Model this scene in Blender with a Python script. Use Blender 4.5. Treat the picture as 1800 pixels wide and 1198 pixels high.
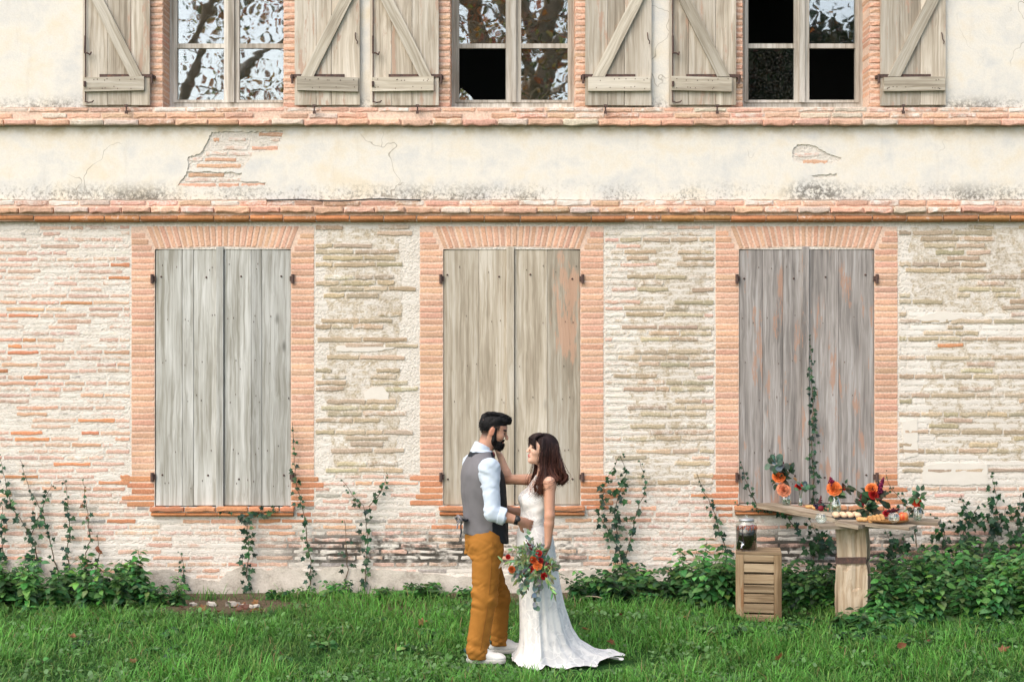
import bpy, bmesh, math, random
import numpy as np
from mathutils import Vector, Matrix, Euler, noise as mnoise

for o in list(bpy.data.objects):
    bpy.data.objects.remove(o)
SC = bpy.context.scene
COL = SC.collection
R = math.radians

# ------------------------------------------------------------------ camera
CAM_Y, CAM_Z, FPX = -13.02, 2.30, 2500.0       # facade plane is Y = 0, +Y goes into the house
cam = bpy.data.cameras.new('camera')
cam.sensor_width = 36.0
cam.lens = FPX / 1800.0 * 36.0
cam.clip_end = 400.0
cam_o = bpy.data.objects.new('camera', cam)
COL.objects.link(cam_o)
cam_o.location = (0, CAM_Y, CAM_Z)
cam_o.rotation_euler = (R(90), 0, 0)
SC.camera = cam_o

# ------------------------------------------------------------------ sky, soft sun, exposure
SUN_EL, SUN_AZ = 46.0, -42.0        # azimuth measured from -Y (behind the camera), negative = from the left
world = bpy.data.worlds.new('World')
SC.world = world
world.use_nodes = True
wn = world.node_tree
sky = wn.nodes.new('ShaderNodeTexSky')
sky.sky_type = 'NISHITA'
sky.sun_disc = False
sky.sun_elevation = R(SUN_EL)
sky.air_density = 1.0
sky.dust_density = 3.0
sky.ozone_density = 1.0
bg = wn.nodes['Background']
wn.links.new(sky.outputs[0], bg.inputs[0])
bg.inputs[1].default_value = 0.14
sd = Vector((math.sin(R(SUN_AZ)) * math.cos(R(SUN_EL)), -math.cos(R(SUN_AZ)) * math.cos(R(SUN_EL)), math.sin(R(SUN_EL))))
sky.sun_rotation = math.atan2(sd.x, sd.y)
sun = bpy.data.lights.new('sun', 'SUN')
sun.energy = 1.4
sun.angle = R(115)
sun.color = (1.0, 0.93, 0.80)
sun_o = bpy.data.objects.new('sun', sun)
COL.objects.link(sun_o)
sun_o.rotation_euler = sd.to_track_quat('Z', 'Y').to_euler()
sun_o.location = sd * 40
SC.view_settings.view_transform = 'Standard'
SC.view_settings.look = 'None'
SC.view_settings.gamma = 1.0
SC.view_settings.exposure = 1.15

# ------------------------------------------------------------------ helpers
SW = FPX / -CAM_Y                     # pixels (of the 1800 px photograph) per metre on the facade

def P(px, py, Y=0.0):
    """a photograph pixel at a known depth -> point"""
    k = (Y - CAM_Y) / FPX
    return Vector(((px - 900.0) * k, Y, CAM_Z - (py - 599.0) * k))

def wx(px): return (px - 900.0) / SW
def wz(py): return CAM_Z - (py - 599.0) / SW

def empty(name, loc=(0, 0, 0), rz=0.0, parent=None):
    o = bpy.data.objects.new(name, None)
    o.empty_display_size = 0.1
    COL.objects.link(o)
    o.location = loc
    o.rotation_euler = (0, 0, rz)
    if parent: o.parent = parent
    return o

def tag(o, label=None, cat=None, group=None, kind=None):
    if label: o['label'] = label
    if cat: o['category'] = cat
    if group: o['group'] = group
    if kind: o['kind'] = kind
    return o

def obj(name, me, mat=None, parent=None, loc=None, smooth=False):
    if isinstance(me, bmesh.types.BMesh):
        m = bpy.data.meshes.new(name)
        me.to_mesh(m)
        me.free()
        me = m
    if mat is not None and not me.materials:
        me.materials.append(mat)
    if smooth and len(me.polygons):
        me.polygons.foreach_set('use_smooth', [True] * len(me.polygons))
    o = bpy.data.objects.new(name, me)
    COL.objects.link(o)
    if parent: o.parent = parent
    if loc is not None: o.location = loc
    return o

def mesh(name, verts, faces, mats=None, smooth=False, col=None):
    me = bpy.data.meshes.new(name)
    me.from_pydata([tuple(v) for v in verts], [], [tuple(f) for f in faces])
    me.update()
    if smooth: me.polygons.foreach_set('use_smooth', [True] * len(me.polygons))
    if col is not None: set_col(me, col)
    return me

def set_col(me, col):
    a = me.attributes.new('Col', 'FLOAT_COLOR', 'POINT')
    c = np.asarray(col, dtype=np.float32)
    if c.shape[1] == 3: c = np.hstack([c, np.ones((len(c), 1), np.float32)])
    a.data.foreach_set('color', c.ravel())

class MB:
    """vertex / face collector"""
    def __init__(s): s.v = []; s.f = []; s.c = []
    def add(s, vs, fs, col=None):
        b = len(s.v)
        s.v.extend(vs)
        s.f.extend([tuple(i + b for i in f) for f in fs])
        if col is not None: s.c.extend([col] * len(vs))
    def box(s, x0, x1, y0, y1, z0, z1, col=None):
        v = [(x0, y0, z0), (x1, y0, z0), (x1, y1, z0), (x0, y1, z0), (x0, y0, z1), (x1, y0, z1), (x1, y1, z1), (x0, y1, z1)]
        s.add(v, [(0, 3, 2, 1), (4, 5, 6, 7), (0, 1, 5, 4), (1, 2, 6, 5), (2, 3, 7, 6), (3, 0, 4, 7)], col)
    def tube(s, pts, rad, n=8, col=None, cap=True):
        pts = [Vector(p) for p in pts]
        rad = rad if hasattr(rad, '__len__') else [rad] * len(pts)
        vs = []; fs = []
        up = Vector((0.13, 0.31, 0.94)).normalized()
        for i, p in enumerate(pts):
            t = (pts[min(i + 1, len(pts) - 1)] - pts[max(i - 1, 0)]).normalized()
            a = t.cross(up)
            if a.length < 1e-3: a = t.cross(Vector((1, 0, 0)))
            a.normalize(); b = t.cross(a)
            for k in range(n):
                th = 2 * math.pi * k / n
                vs.append(tuple(p + (a * math.cos(th) + b * math.sin(th)) * rad[i]))
        for i in range(len(pts) - 1):
            for k in range(n):
                k2 = (k + 1) % n
                fs.append((i * n + k, i * n + k2, (i + 1) * n + k2, (i + 1) * n + k))
        if cap:
            fs.append(tuple(range(n))); fs.append(tuple(reversed(range((len(pts) - 1) * n, len(pts) * n))))
        s.add(vs, fs, col)
    def lathe(s, prof, c=(0, 0, 0), n=24, col=None, rib=0.0, nrib=0):
        vs = []; fs = []
        for (r, z) in prof:
            for k in range(n):
                th = 2 * math.pi * k / n
                rr = r * (1 + (rib * math.cos(nrib * th) if nrib else 0))
                vs.append((c[0] + rr * math.cos(th), c[1] + rr * math.sin(th), c[2] + z))
        for i in range(len(prof) - 1):
            for k in range(n):
                k2 = (k + 1) % n
                fs.append((i * n + k, i * n + k2, (i + 1) * n + k2, (i + 1) * n + k))
        s.add(vs, fs, col)
    def build(s, name, mat, parent=None, smooth=False, loc=None):
        me = mesh(name, s.v, s.f, smooth=smooth, col=s.c if s.c and len(s.c) == len(s.v) else None)
        return obj(name, me, mat, parent, loc)

def bevel_box(x0, x1, y0, y1, z0, z1, b=0.003, seg=1):
    m = MB(); m.box(x0, x1, y0, y1, z0, z1)
    bm = bmesh.new()
    vs = [bm.verts.new(v) for v in m.v]
    for f in m.f: bm.faces.new([vs[i] for i in f])
    bmesh.ops.bevel(bm, geom=bm.edges[:], offset=b, segments=seg, affect='EDGES')
    return bm

def poly_slab(loops, y_front, y_back, jitter=0.0, seed=0):
    """flat piece with outline loops[0] and holes loops[1:], (x, z) points, given real thickness"""
    bm = bmesh.new()
    for lp in loops:
        vs = [bm.verts.new((x, y_front, z)) for x, z in lp]
        for i in range(len(vs)): bm.edges.new((vs[i], vs[(i + 1) % len(vs)]))
    bmesh.ops.triangle_fill(bm, use_beauty=True, use_dissolve=False, edges=bm.edges[:])
    bmesh.ops.recalc_face_normals(bm, faces=bm.faces[:])
    for f in bm.faces:
        if f.normal.y > 0: f.normal_flip()
    ret = bmesh.ops.extrude_face_region(bm, geom=bm.faces[:])
    nv = [g for g in ret['geom'] if isinstance(g, bmesh.types.BMVert)]
    # the extruded copy becomes the back
    for v in nv: v.co.y = y_back
    bmesh.ops.recalc_face_normals(bm, faces=bm.faces[:])
    return bm

def ragged(pts, step, amp, seed, closed=True):
    """subdivide a polyline and roughen it"""
    rnd = random.Random(seed); out = []
    n = len(pts)
    for i in range(n if closed else n - 1):
        a = Vector(pts[i]); b = Vector(pts[(i + 1) % n]); L = (b - a).length
        k = max(1, int(L / step))
        nv = Vector((-(b - a).y, (b - a).x)) / max(L, 1e-6)
        for j in range(k):
            p = a.lerp(b, j / k) + nv * rnd.uniform(-amp, amp)
            out.append((p.x, p.y))
    if not closed: out.append(tuple(pts[-1]))
    return out

# ------------------------------------------------------------------ node helper
class G:
    def __init__(s, name, rough=0.8, spec=0.25):
        s.m = bpy.data.materials.new(name); s.m.use_nodes = True
        s.t = s.m.node_tree; s.b = s.t.nodes['Principled BSDF']; s.out = s.t.nodes['Material Output']
        s.b.inputs['Roughness'].default_value = rough
        s.b.inputs['Specular IOR Level'].default_value = spec
    def n(s, typ, ins=None, **kw):
        nd = s.t.nodes.new(typ)
        for k, v in kw.items(): setattr(nd, k, v)
        for k, v in (ins or {}).items(): s.set(nd.inputs[k], v)
        return nd
    def set(s, sock, v):
        if isinstance(v, bpy.types.NodeSocket): s.t.links.new(v, sock)
        else:
            if isinstance(v, tuple) and len(v) == 3 and sock.type == 'RGBA': v = (*v, 1)
            sock.default_value = v
    def pos(s): return s.n('ShaderNodeNewGeometry').outputs['Position']
    def obco(s): return s.n('ShaderNodeTexCoord').outputs['Object']
    def map(s, vec, scale=(1, 1, 1), loc=(0, 0, 0)):
        return s.n('ShaderNodeMapping', {'Vector': vec, 'Scale': scale, 'Location': loc}).outputs[0]
    def noise(s, vec, scale, detail=4, rough=0.55, dist=0.0):
        return s.n('ShaderNodeTexNoise', {'Vector': vec, 'Scale': scale, 'Detail': detail, 'Roughness': rough, 'Distortion': dist}).outputs['Fac']
    def vor(s, vec, scale, feature='F1', out='Distance', rnd=1.0):
        return s.n('ShaderNodeTexVoronoi', {'Vector': vec, 'Scale': scale, 'Randomness': rnd}, feature=feature).outputs[out]
    def m_(s, op, a, b=0.0, c=0.0, clamp=False):
        nd = s.n('ShaderNodeMath', operation=op, use_clamp=clamp)
        s.set(nd.inputs[0], a); s.set(nd.inputs[1], b); s.set(nd.inputs[2], c)
        return nd.outputs[0]
    def step(s, v, lo, hi, a=0.0, b=1.0):
        return s.n('ShaderNodeMapRange', {'Value': v, 'From Min': lo, 'From Max': hi, 'To Min': a, 'To Max': b}, interpolation_type='SMOOTHSTEP').outputs[0]
    def mix(s, fac, a, b, mode='MIX'):
        nd = s.n('ShaderNodeMix', data_type='RGBA', blend_type=mode)
        s.set(nd.inputs[0], fac); s.set(nd.inputs[6], a); s.set(nd.inputs[7], b)
        return nd.outputs[2]
    def scale(s, colr, fac):
        """colour times a value"""
        nd = s.n('ShaderNodeVectorMath', operation='SCALE')
        s.set(nd.inputs[0], colr); s.set(nd.inputs['Scale'], fac)
        return nd.outputs[0]
    def ramp(s, fac, stops):
        nd = s.n('ShaderNodeValToRGB'); s.set(nd.inputs[0], fac)
        e = nd.color_ramp.elements
        while len(e) < len(stops): e.new(0.5)
        for el, (p, c) in zip(e, stops): el.position = p; el.color = (*c, 1)
        return nd.outputs[0]
    def sep(s, vec):
        return s.n('ShaderNodeSeparateXYZ', {'Vector': vec}).outputs
    def attr(s, name='Col'): return s.n('ShaderNodeAttribute', attribute_name=name)
    def info(s): return s.n('ShaderNodeObjectInfo')
    def bump(s, h, strength=0.4, dist=0.01, normal=None):
        ins = {'Height': h, 'Strength': strength, 'Distance': dist}
        if normal is not None: ins['Normal'] = normal
        return s.n('ShaderNodeBump', ins).outputs[0]
    def done(s, color=None, normal=None, **ins):
        if color is not None: s.set(s.b.inputs['Base Color'], color)
        if normal is not None: s.set(s.b.inputs['Normal'], normal)
        for k, v in ins.items(): s.set(s.b.inputs[k.replace('_', ' ')], v)
        return s.m

def simple(name, color, rough=0.6, spec=0.3, metal=0.0, var=0.0, scale=30.0, bump=0.0):
    g = G(name, rough, spec)
    g.b.inputs['Metallic'].default_value = metal
    if var or bump:
        n = g.noise(g.obco(), scale, 4)
        c = g.scale(color, g.m_('MULTIPLY_ADD', n, 2 * var, 1 - var)) if var else color
        return g.done(c, g.bump(n, bump, 0.01) if bump else None)
    return g.done(color)

# ================================================================== materials
def m_masonry(name, source, bump=0.36, wash=0.0):
    """source 'object' (colour and whitewash of one brick), 'attr' (of each brick of a joined mesh) or a colour"""
    g = G(name, 0.92, 0.15)
    p = g.pos()
    if source == 'object':
        i = g.info(); c, w = i.outputs['Color'], i.outputs['Alpha']
    elif source == 'attr':
        a = g.attr(); c, w = a.outputs['Color'], a.outputs['Alpha']
    else:
        c, w = source, wash
    nf = g.noise(p, 55, 2, 0.6); nm = g.noise(p, 13, 3, 0.6); nl = g.noise(p, 2.2, 2)
    c = g.scale(c, g.m_('MULTIPLY_ADD', nf, 0.9, 0.55))
    c = g.scale(c, g.m_('MULTIPLY_ADD', nl, 0.5, 0.75))
    washc = g.ramp(nl, [(0.3, (0.60, 0.55, 0.49)), (0.7, (0.71, 0.67, 0.615))])
    n2 = g.m_('ADD', g.m_('MULTIPLY', nm, 0.7), g.m_('MULTIPLY', nf, 0.3))
    wm = g.m_('MULTIPLY', g.m_('ADD', g.m_('ADD', n2, w), -0.86), 5.0, clamp=True)
    c = g.mix(wm, c, washc)
    # soot and moss that clings to the damp courses above the plinth
    xyz = g.sep(p)
    zb = g.m_('MULTIPLY', g.step(xyz[2], 0.20, 0.32), g.step(xyz[2], 0.62, 0.46))
    sx = g.m_('ADD', g.m_('MULTIPLY', g.step(xyz[0], -2.6, -1.6), g.step(xyz[0], 1.0, 0.3)), g.step(xyz[0], 2.0, 2.6))
    ns = g.noise(g.map(p, (1, 1, 1.6)), 5.5, 4, 0.7)
    dm = g.m_('MULTIPLY', g.m_('MULTIPLY', zb, sx), g.step(ns, 0.46, 0.60), clamp=True)
    c = g.mix(g.m_('MULTIPLY', dm, 0.8), c, (0.045, 0.04, 0.032))
    return g.done(c, g.bump(nf, bump, 0.010))

M = {}
M['brick_o'] = m_masonry('brick_single', 'object')
M['brick_a'] = m_masonry('brick_mass', 'attr')
M['earth'] = m_masonry('crumbling_earth_mortar', (0.46, 0.39, 0.295), 0.8, 0.45)
M['paint_band'] = m_masonry('peach_painted_mortar', (0.65, 0.48, 0.38), 0.3)

def m_mortar():
    g = G('whitewashed_mortar', 0.95, 0.1)
    p = g.pos(); xyz = g.sep(p)
    nf = g.noise(p, 45, 2, 0.7); nm = g.noise(p, 6, 3, 0.6)
    c = g.ramp(g.m_('ADD', g.m_('MULTIPLY', nf, 0.5), g.m_('MULTIPLY', nm, 0.5)), [(0.3, (0.55, 0.495, 0.43)), (0.5, (0.65, 0.60, 0.535)), (0.75, (0.71, 0.665, 0.605))])
    zb = g.m_('MULTIPLY', g.step(xyz[2], 0.18, 0.30), g.step(xyz[2], 0.66, 0.44))
    sx = g.m_('ADD', g.m_('MULTIPLY', g.step(xyz[0], -2.6, -1.7), g.step(xyz[0], 1.1, 0.4)), g.step(xyz[0], 1.9, 2.4))
    dm = g.m_('MULTIPLY', g.m_('MULTIPLY', zb, sx), g.step(g.noise(p, 3.5, 4, 0.6), 0.36, 0.52), clamp=True)
    c = g.mix(g.m_('MULTIPLY', dm, 0.93), c, (0.03, 0.026, 0.02))
    return g.done(c, g.bump(nf, 0.8, 0.02))
M['mortar'] = m_mortar()

def m_plaster():
    g = G('cream_plaster', 0.9, 0.15)
    p = g.pos(); xyz = g.sep(p)
    nl = g.noise(g.map(p, (1, 1, 1.5)), 1.7, 3, 0.62, 0.4); nm = g.noise(p, 7, 4, 0.65); nf = g.noise(p, 70, 1, 0.6)
    c = g.ramp(g.m_('ADD', g.m_('MULTIPLY', nl, 0.65), g.m_('MULTIPLY', nm, 0.35)), [(0.36, (0.575, 0.565, 0.54)), (0.5, (0.675, 0.64, 0.575)), (0.64, (0.67, 0.60, 0.485))])
    c = g.scale(c, g.m_('MULTIPLY_ADD', nf, 0.16, 0.92))
    # brown weather streaks running down
    st = g.noise(g.map(p, (6, 6, 0.7)), 2.2, 3, 0.6)
    c = g.mix(g.m_('MULTIPLY', g.step(st, 0.55, 0.75), 0.12), c, (0.34, 0.27, 0.19))
    # grey mould above each string course
    lo = g.m_('MULTIPLY', g.step(xyz[2], 3.565, 3.60), g.step(xyz[2], 3.80, 3.60))
    up = g.m_('MULTIPLY', g.step(xyz[2], 4.40, 4.43), g.step(xyz[2], 4.58, 4.42))
    band = g.m_('ADD', lo, up)
    ms = g.m_('ADD', g.m_('MULTIPLY', g.noise(p, 1.3, 2), 0.55), g.m_('MULTIPLY', g.noise(p, 30, 3, 0.8), 0.6))
    mk = g.m_('MULTIPLY', g.m_('MULTIPLY', g.step(ms, 0.52, 0.72), band), 0.85, clamp=True)
    c = g.mix(mk, c, (0.10, 0.09, 0.072))
    # a strong patch of it
    d = g.n('ShaderNodeVectorMath', {0: g.map(p, (1.0, 0.0, 2.3), (-2.78, 0, -2.3 * 3.64))}, operation='LENGTH').outputs['Value']
    pk = g.m_('MULTIPLY', g.step(d, 0.42, 0.1), g.step(g.noise(p, 26, 3, 0.75), 0.40, 0.58))
    c = g.mix(g.m_('MULTIPLY', pk, 0.8), c, (0.09, 0.08, 0.065))
    # mottled ochre-brown tint, strongest just under the upper string course
    ud = g.m_('MULTIPLY', g.step(xyz[2], 4.12, 4.245), g.step(nm, 0.3, 0.7))
    ud = g.m_('MULTIPLY', ud, g.step(xyz[2], 4.30, 4.26))
    c = g.mix(g.m_('MULTIPLY', ud, 0.55), c, (0.36, 0.28, 0.13))
    # fine cracks
    v = g.vor(g.n('ShaderNodeVectorMath', {0: p, 1: g.scale(g.n('ShaderNodeTexNoise', {'Vector': p, 'Scale': 4.0}).outputs['Color'], 0.5)}, operation='ADD').outputs[0], 0.9, 'DISTANCE_TO_EDGE')
    ck = g.m_('MULTIPLY', g.step(v, 0.006, 0.0), g.step(g.noise(p, 1.1, 2), 0.5, 0.6))
    c = g.mix(g.m_('MULTIPLY', ck, 0.7), c, (0.2, 0.165, 0.12))
    h = g.m_('ADD', g.m_('MULTIPLY', nm, 0.7), g.m_('MULTIPLY', nf, 0.25))
    return g.done(c, g.bump(h, 0.25, 0.02))
M['plaster'] = m_plaster()

def m_cement():
    g = G('old_cement_render', 0.93, 0.1)
    p = g.pos()
    nm = g.noise(p, 5, 4, 0.65); nf = g.noise(p, 60, 2, 0.7)
    c = g.ramp(g.m_('ADD', g.m_('MULTIPLY', nm, 0.7), g.m_('MULTIPLY', nf, 0.3)), [(0.34, (0.33, 0.29, 0.245)), (0.5, (0.52, 0.47, 0.405)), (0.68, (0.63, 0.58, 0.515))])
    return g.done(c, g.bump(g.m_('ADD', nm, g.m_('MULTIPLY', nf, 0.4)), 0.5, 0.03))
M['cement'] = m_cement()
M['cement_pale'] = simple('pale_cement_patch', (0.66, 0.615, 0.55), 0.93, 0.1, var=0.10, scale=7, bump=0.35)

def m_wood(name, dark, mid, pale, paint=None, amount=0.0, patch=None, knots=0.6, axis='z', coord='pos'):
    g = G(name, 0.85, 0.2)
    rnd = g.info().outputs['Random']
    p0 = g.pos() if coord == 'pos' else g.obco()
    off = g.n('ShaderNodeCombineXYZ', {'X': g.m_('MULTIPLY', rnd, 37.0), 'Y': g.m_('MULTIPLY', rnd, 11.0), 'Z': g.m_('MULTIPLY', rnd, 53.0)}).outputs[0]
    p = g.n('ShaderNodeVectorMath', {0: p0, 1: off}, operation='ADD').outputs[0]
    S = {'z': lambda a, l: (a, a, l), 'x': lambda a, l: (l, a, a), 'y': lambda a, l: (a, l, a)}[axis]
    warp = g.n('ShaderNodeVectorMath', {0: p, 1: g.scale(g.n('ShaderNodeTexNoise', {'Vector': g.map(p, S(1.0, 0.45)), 'Scale': 5.0, 'Detail': 2.0}).outputs['Color'], 0.05)}, operation='ADD').outputs[0]
    gr = g.noise(g.map(warp, S(34, 0.9)), 1.0, 3, 0.65)
    fi = g.noise(g.map(warp, S(150, 2.0)), 1.0, 1, 0.6)
    bl = g.noise(g.map(p, S(5, 0.8)), 1.0, 3, 0.6)
    c = g.ramp(g.m_('ADD', g.m_('MULTIPLY', gr, 0.55), g.m_('MULTIPLY', bl, 0.45)), [(0.38, dark), (0.5, mid), (0.60, pale)])
    c = g.scale(c, g.m_('MULTIPLY_ADD', rnd, 0.42, 0.78))
    c = g.scale(c, g.m_('MULTIPLY_ADD', fi, 0.34, 0.83))
    c = g.mix(g.m_('MULTIPLY', g.step(fi, 0.62, 0.72), 0.25), c, tuple(0.35 * x for x in dark))
    if knots:
        kd = g.vor(g.map(p, S(6.5, 2.3)), 1.0)
        sel = g.step(g.n('ShaderNodeTexVoronoi', {'Vector': g.map(p, S(6.5, 2.3)), 'Scale': 1.0}).outputs['Color'], 0.55, 0.75)
        km = g.m_('MULTIPLY', g.m_('MULTIPLY', g.step(kd, 0.20, 0.04), sel), knots)
        c = g.mix(km, c, tuple(0.4 * x for x in dark))
    if paint:
        nz = g.noise(g.map(p, S(9, 1.6)), 1.0, 6, 0.7)
        c = g.mix(g.step(nz, 0.66 - amount, 0.72 - amount, 0.0, 0.8), c, paint)
        if patch:
            (cx, cz, sx, sz) = patch
            d = g.n('ShaderNodeVectorMath', {0: g.map(p0, (1 / sx, 0, 1 / sz), (-cx / sx, 0, -cz / sz))}, operation='LENGTH').outputs['Value']
            n5 = g.noise(g.map(p, S(16, 3)), 1.0, 6, 0.7)
            pm = g.m_('MULTIPLY', g.step(g.m_('ADD', g.m_('MULTIPLY', g.m_('SUBTRACT', 1.0, d), 0.28), n5), 0.58, 0.68, 0.0, 0.72), g.step(d, 1.25, 0.9))
            c = g.mix(pm, c, paint)
    h = g.m_('ADD', g.m_('MULTIPLY', gr, 0.5), g.m_('MULTIPLY', fi, 0.7))
    return g.done(c, g.bump(h, 0.5, 0.006))

M['wood_cool'] = m_wood('weathered_grey_wood', (0.235, 0.225, 0.19), (0.37, 0.365, 0.335), (0.495, 0.495, 0.47), knots=0.9)
M['wood_warm'] = m_wood('weathered_beige_wood', (0.29, 0.245, 0.185), (0.44, 0.385, 0.305), (0.55, 0.505, 0.43), (0.48, 0.29, 0.20), -0.02, patch=(wx(1000), wz(540), 0.17, 0.72), knots=0.35)
M['wood_red'] = m_wood('weathered_wood_with_red_paint', (0.19, 0.175, 0.165), (0.345, 0.315, 0.295), (0.47, 0.445, 0.43), (0.38, 0.23, 0.165), 0.11, knots=0.3)
M['wood_up'] = m_wood('weathered_shutter_wood', (0.285, 0.24, 0.185), (0.445, 0.39, 0.315), (0.56, 0.51, 0.435), (0.41, 0.275, 0.205), 0.10, knots=0.3)
M['wood_rail'] = m_wood('weathered_rail_wood', (0.28, 0.24, 0.185), (0.43, 0.385, 0.31), (0.54, 0.495, 0.42), knots=0.2, axis='x')
M['wood_brace'] = m_wood('weathered_brace_wood', (0.28, 0.24, 0.185), (0.43, 0.385, 0.31), (0.54, 0.495, 0.42), knots=0.2, axis='x', coord='obj')
M['wood_frame'] = m_wood('worn_white_window_wood', (0.30, 0.265, 0.22), (0.46, 0.425, 0.37), (0.58, 0.55, 0.50), knots=0.0)
M['wood_crate'] = m_wood('crate_wood', (0.14, 0.095, 0.055), (0.285, 0.205, 0.125), (0.40, 0.305, 0.20), knots=0.5, axis='x', coord='obj')
M['wood_crate_v'] = m_wood('crate_post_wood', (0.13, 0.085, 0.045), (0.26, 0.18, 0.105), (0.36, 0.27, 0.175), (0.24, 0.115, 0.05), 0.05, knots=0.5, axis='z', coord='obj')
M['wood_post'] = m_wood('split_timber', (0.14, 0.095, 0.06), (0.37, 0.285, 0.195), (0.48, 0.40, 0.305), knots=0.4, axis='z', coord='obj')
M['wood_board'] = m_wood('grey_driftwood_board', (0.12, 0.09, 0.065), (0.26, 0.21, 0.155), (0.38, 0.325, 0.255), knots=0.4, axis='x', coord='obj')
M['wood_plate'] = m_wood('brown_wood_plate', (0.13, 0.06, 0.02), (0.24, 0.12, 0.045), (0.32, 0.17, 0.07), knots=0.0, axis='x', coord='obj')

def m_iron():
    g = G('rusty_iron', 0.75, 0.4)
    n = g.noise(g.pos(), 40, 5, 0.7)
    return g.done(g.ramp(n, [(0.3, (0.045, 0.032, 0.03)), (0.55, (0.10, 0.06, 0.05)), (0.75, (0.20, 0.10, 0.06))]), g.bump(n, 0.5, 0.005), Metallic=0.2)
M['iron'] = m_iron()
M['black'] = simple('black_cable', (0.012, 0.012, 0.013), 0.5)

def m_pane():
    g = G('wavy_old_glass')
    p = g.pos()
    bw = g.bump(g.noise(g.map(p, (1, 1, 1.4)), 2.6, 2, 0.4), 0.05, 0.02)
    gl = g.n('ShaderNodeBsdfGlossy', {'Color': (0.92, 0.95, 0.97), 'Roughness': 0.015, 'Normal': bw}).outputs[0]
    tr = g.n('ShaderNodeBsdfTransparent', {'Color': (0.8, 0.85, 0.85)}).outputs[0]
    fr = g.n('ShaderNodeLayerWeight', {'Blend': 0.3}).outputs['Fresnel']
    fac = g.m_('ADD', g.m_('MULTIPLY', fr, 0.5), 0.17, clamp=True)
    s1 = g.n('ShaderNodeMixShader', {0: fac, 1: tr, 2: gl}).outputs[0]
    dn = g.m_('MULTIPLY', g.step(g.noise(p, 60, 4, 0.7), 0.50, 0.75), 0.16)
    df = g.n('ShaderNodeBsdfDiffuse', {'Color': (0.45, 0.44, 0.4)}).outputs[0]
    s2 = g.n('ShaderNodeMixShader', {0: dn, 1: s1, 2: df}).outputs[0]
    g.t.links.new(s2, g.out.inputs['Surface'])
    return g.m
M['pane'] = m_pane()
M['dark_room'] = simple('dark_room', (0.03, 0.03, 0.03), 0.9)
M['roof'] = simple('clay_roof', (0.36, 0.16, 0.09), 0.9, var=0.3, scale=6)

def m_glass(name, tint=(0.93, 0.97, 0.96)):
    g = G(name, 0.03, 0.5)
    tr = g.n('ShaderNodeBsdfTransparent', {'Color': tint}).outputs[0]
    gl = g.n('ShaderNodeBsdfGlossy', {'Color': (1, 1, 1), 'Roughness': 0.03}).outputs[0]
    lw = g.n('ShaderNodeLayerWeight', {'Blend': 0.45})
    fac = g.m_('MULTIPLY_ADD', g.m_('POWER', lw.outputs['Facing'], 1.6), 0.62, 0.08, clamp=True)
    g.t.links.new(g.n('ShaderNodeMixShader', {0: fac, 1: tr, 2: gl}).outputs[0], g.out.inputs['Surface'])
    return g.m
M['glass'] = m_glass('clear_glass')
M['water'] = m_glass('vase_water', (0.80, 0.86, 0.80))

def m_leaf(name, trans=0.35, rough=0.5):
    g = G(name, rough, 0.35)
    c = g.attr().outputs['Color']
    n = g.noise(g.pos(), 35, 2)
    c = g.scale(c, g.m_('MULTIPLY_ADD', n, 0.6, 0.7))
    g.set(g.b.inputs['Base Color'], c)
    tl = g.n('ShaderNodeBsdfTranslucent', {'Color': c}).outputs[0]
    g.t.links.new(g.n('ShaderNodeMixShader', {0: trans, 1: g.b.outputs[0], 2: tl}).outputs[0], g.out.inputs['Surface'])
    return g.m
M['leaf'] = m_leaf('leaf')
M['petal'] = m_leaf('petal', 0.3, 0.7)
M['grass'] = m_leaf('grass_blade', 0.4, 0.55)
M['stem'] = simple('vine_stem', (0.10, 0.07, 0.04), 0.8, var=0.3)
M['green_stem'] = simple('green_stem', (0.06, 0.11, 0.03), 0.6, var=0.2)

def m_ground():
    g = G('soil_and_turf', 0.95, 0.1)
    p = g.pos()
    n = g.noise(p, 3, 6, 0.7); nf = g.noise(p, 40, 5, 0.7)
    soil = g.ramp(nf, [(0.3, (0.07, 0.05, 0.032)), (0.7, (0.19, 0.145, 0.10))])
    turf = g.ramp(nf, [(0.3, (0.012, 0.04, 0.010)), (0.7, (0.035, 0.10, 0.022))])
    y = g.sep(p)[1]
    far = g.step(g.m_('ADD', y, g.m_('MULTIPLY', n, 0.5)), -0.55, -0.95)
    return g.done(g.mix(far, soil, turf), g.bump(nf, 0.8, 0.03))
M['ground'] = m_ground()

# ================================================================== ground
def ground_h(x, y):
    return 0.018 * mnoise.noise(Vector((x * 0.9, y * 0.9, 3.1))) + 0.008 * mnoise.noise(Vector((x * 4, y * 4, 7.7)))

def make_ground():
    xs = np.concatenate([np.linspace(-120, -7, 10), np.linspace(-6.5, 6.5, 90), np.linspace(7, 120, 10)])
    ys = np.concatenate([np.linspace(-120, -6, 10), np.linspace(-5.5, 0.3, 44), np.linspace(1, 120, 8)])
    v = []; f = []
    for y in ys:
        for x in xs:
            near = abs(x) < 6.6 and -5.6 < y < 0.4
            v.append((x, y, ground_h(x, y) if near else -0.01))
    n = len(xs)
    for j in range(len(ys) - 1):
        for i in range(n - 1):
            f.append((j * n + i, j * n + i + 1, (j + 1) * n + i + 1, (j + 1) * n + i))
    return tag(obj('ground', mesh('ground', v, f, smooth=True), M['ground']), 'grassy ground in front of the house', 'ground', kind='structure')
make_ground()

# ================================================================== the house
rb = random.Random(11)
HOUSE = tag(empty('old_house', (0, 0, 0)), 'weathered brick and plaster house with grey wooden shutters', 'house')
HX0, HX1, HTOP, HDEP = -6.6, 6.6, 7.7, 7.5

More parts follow.
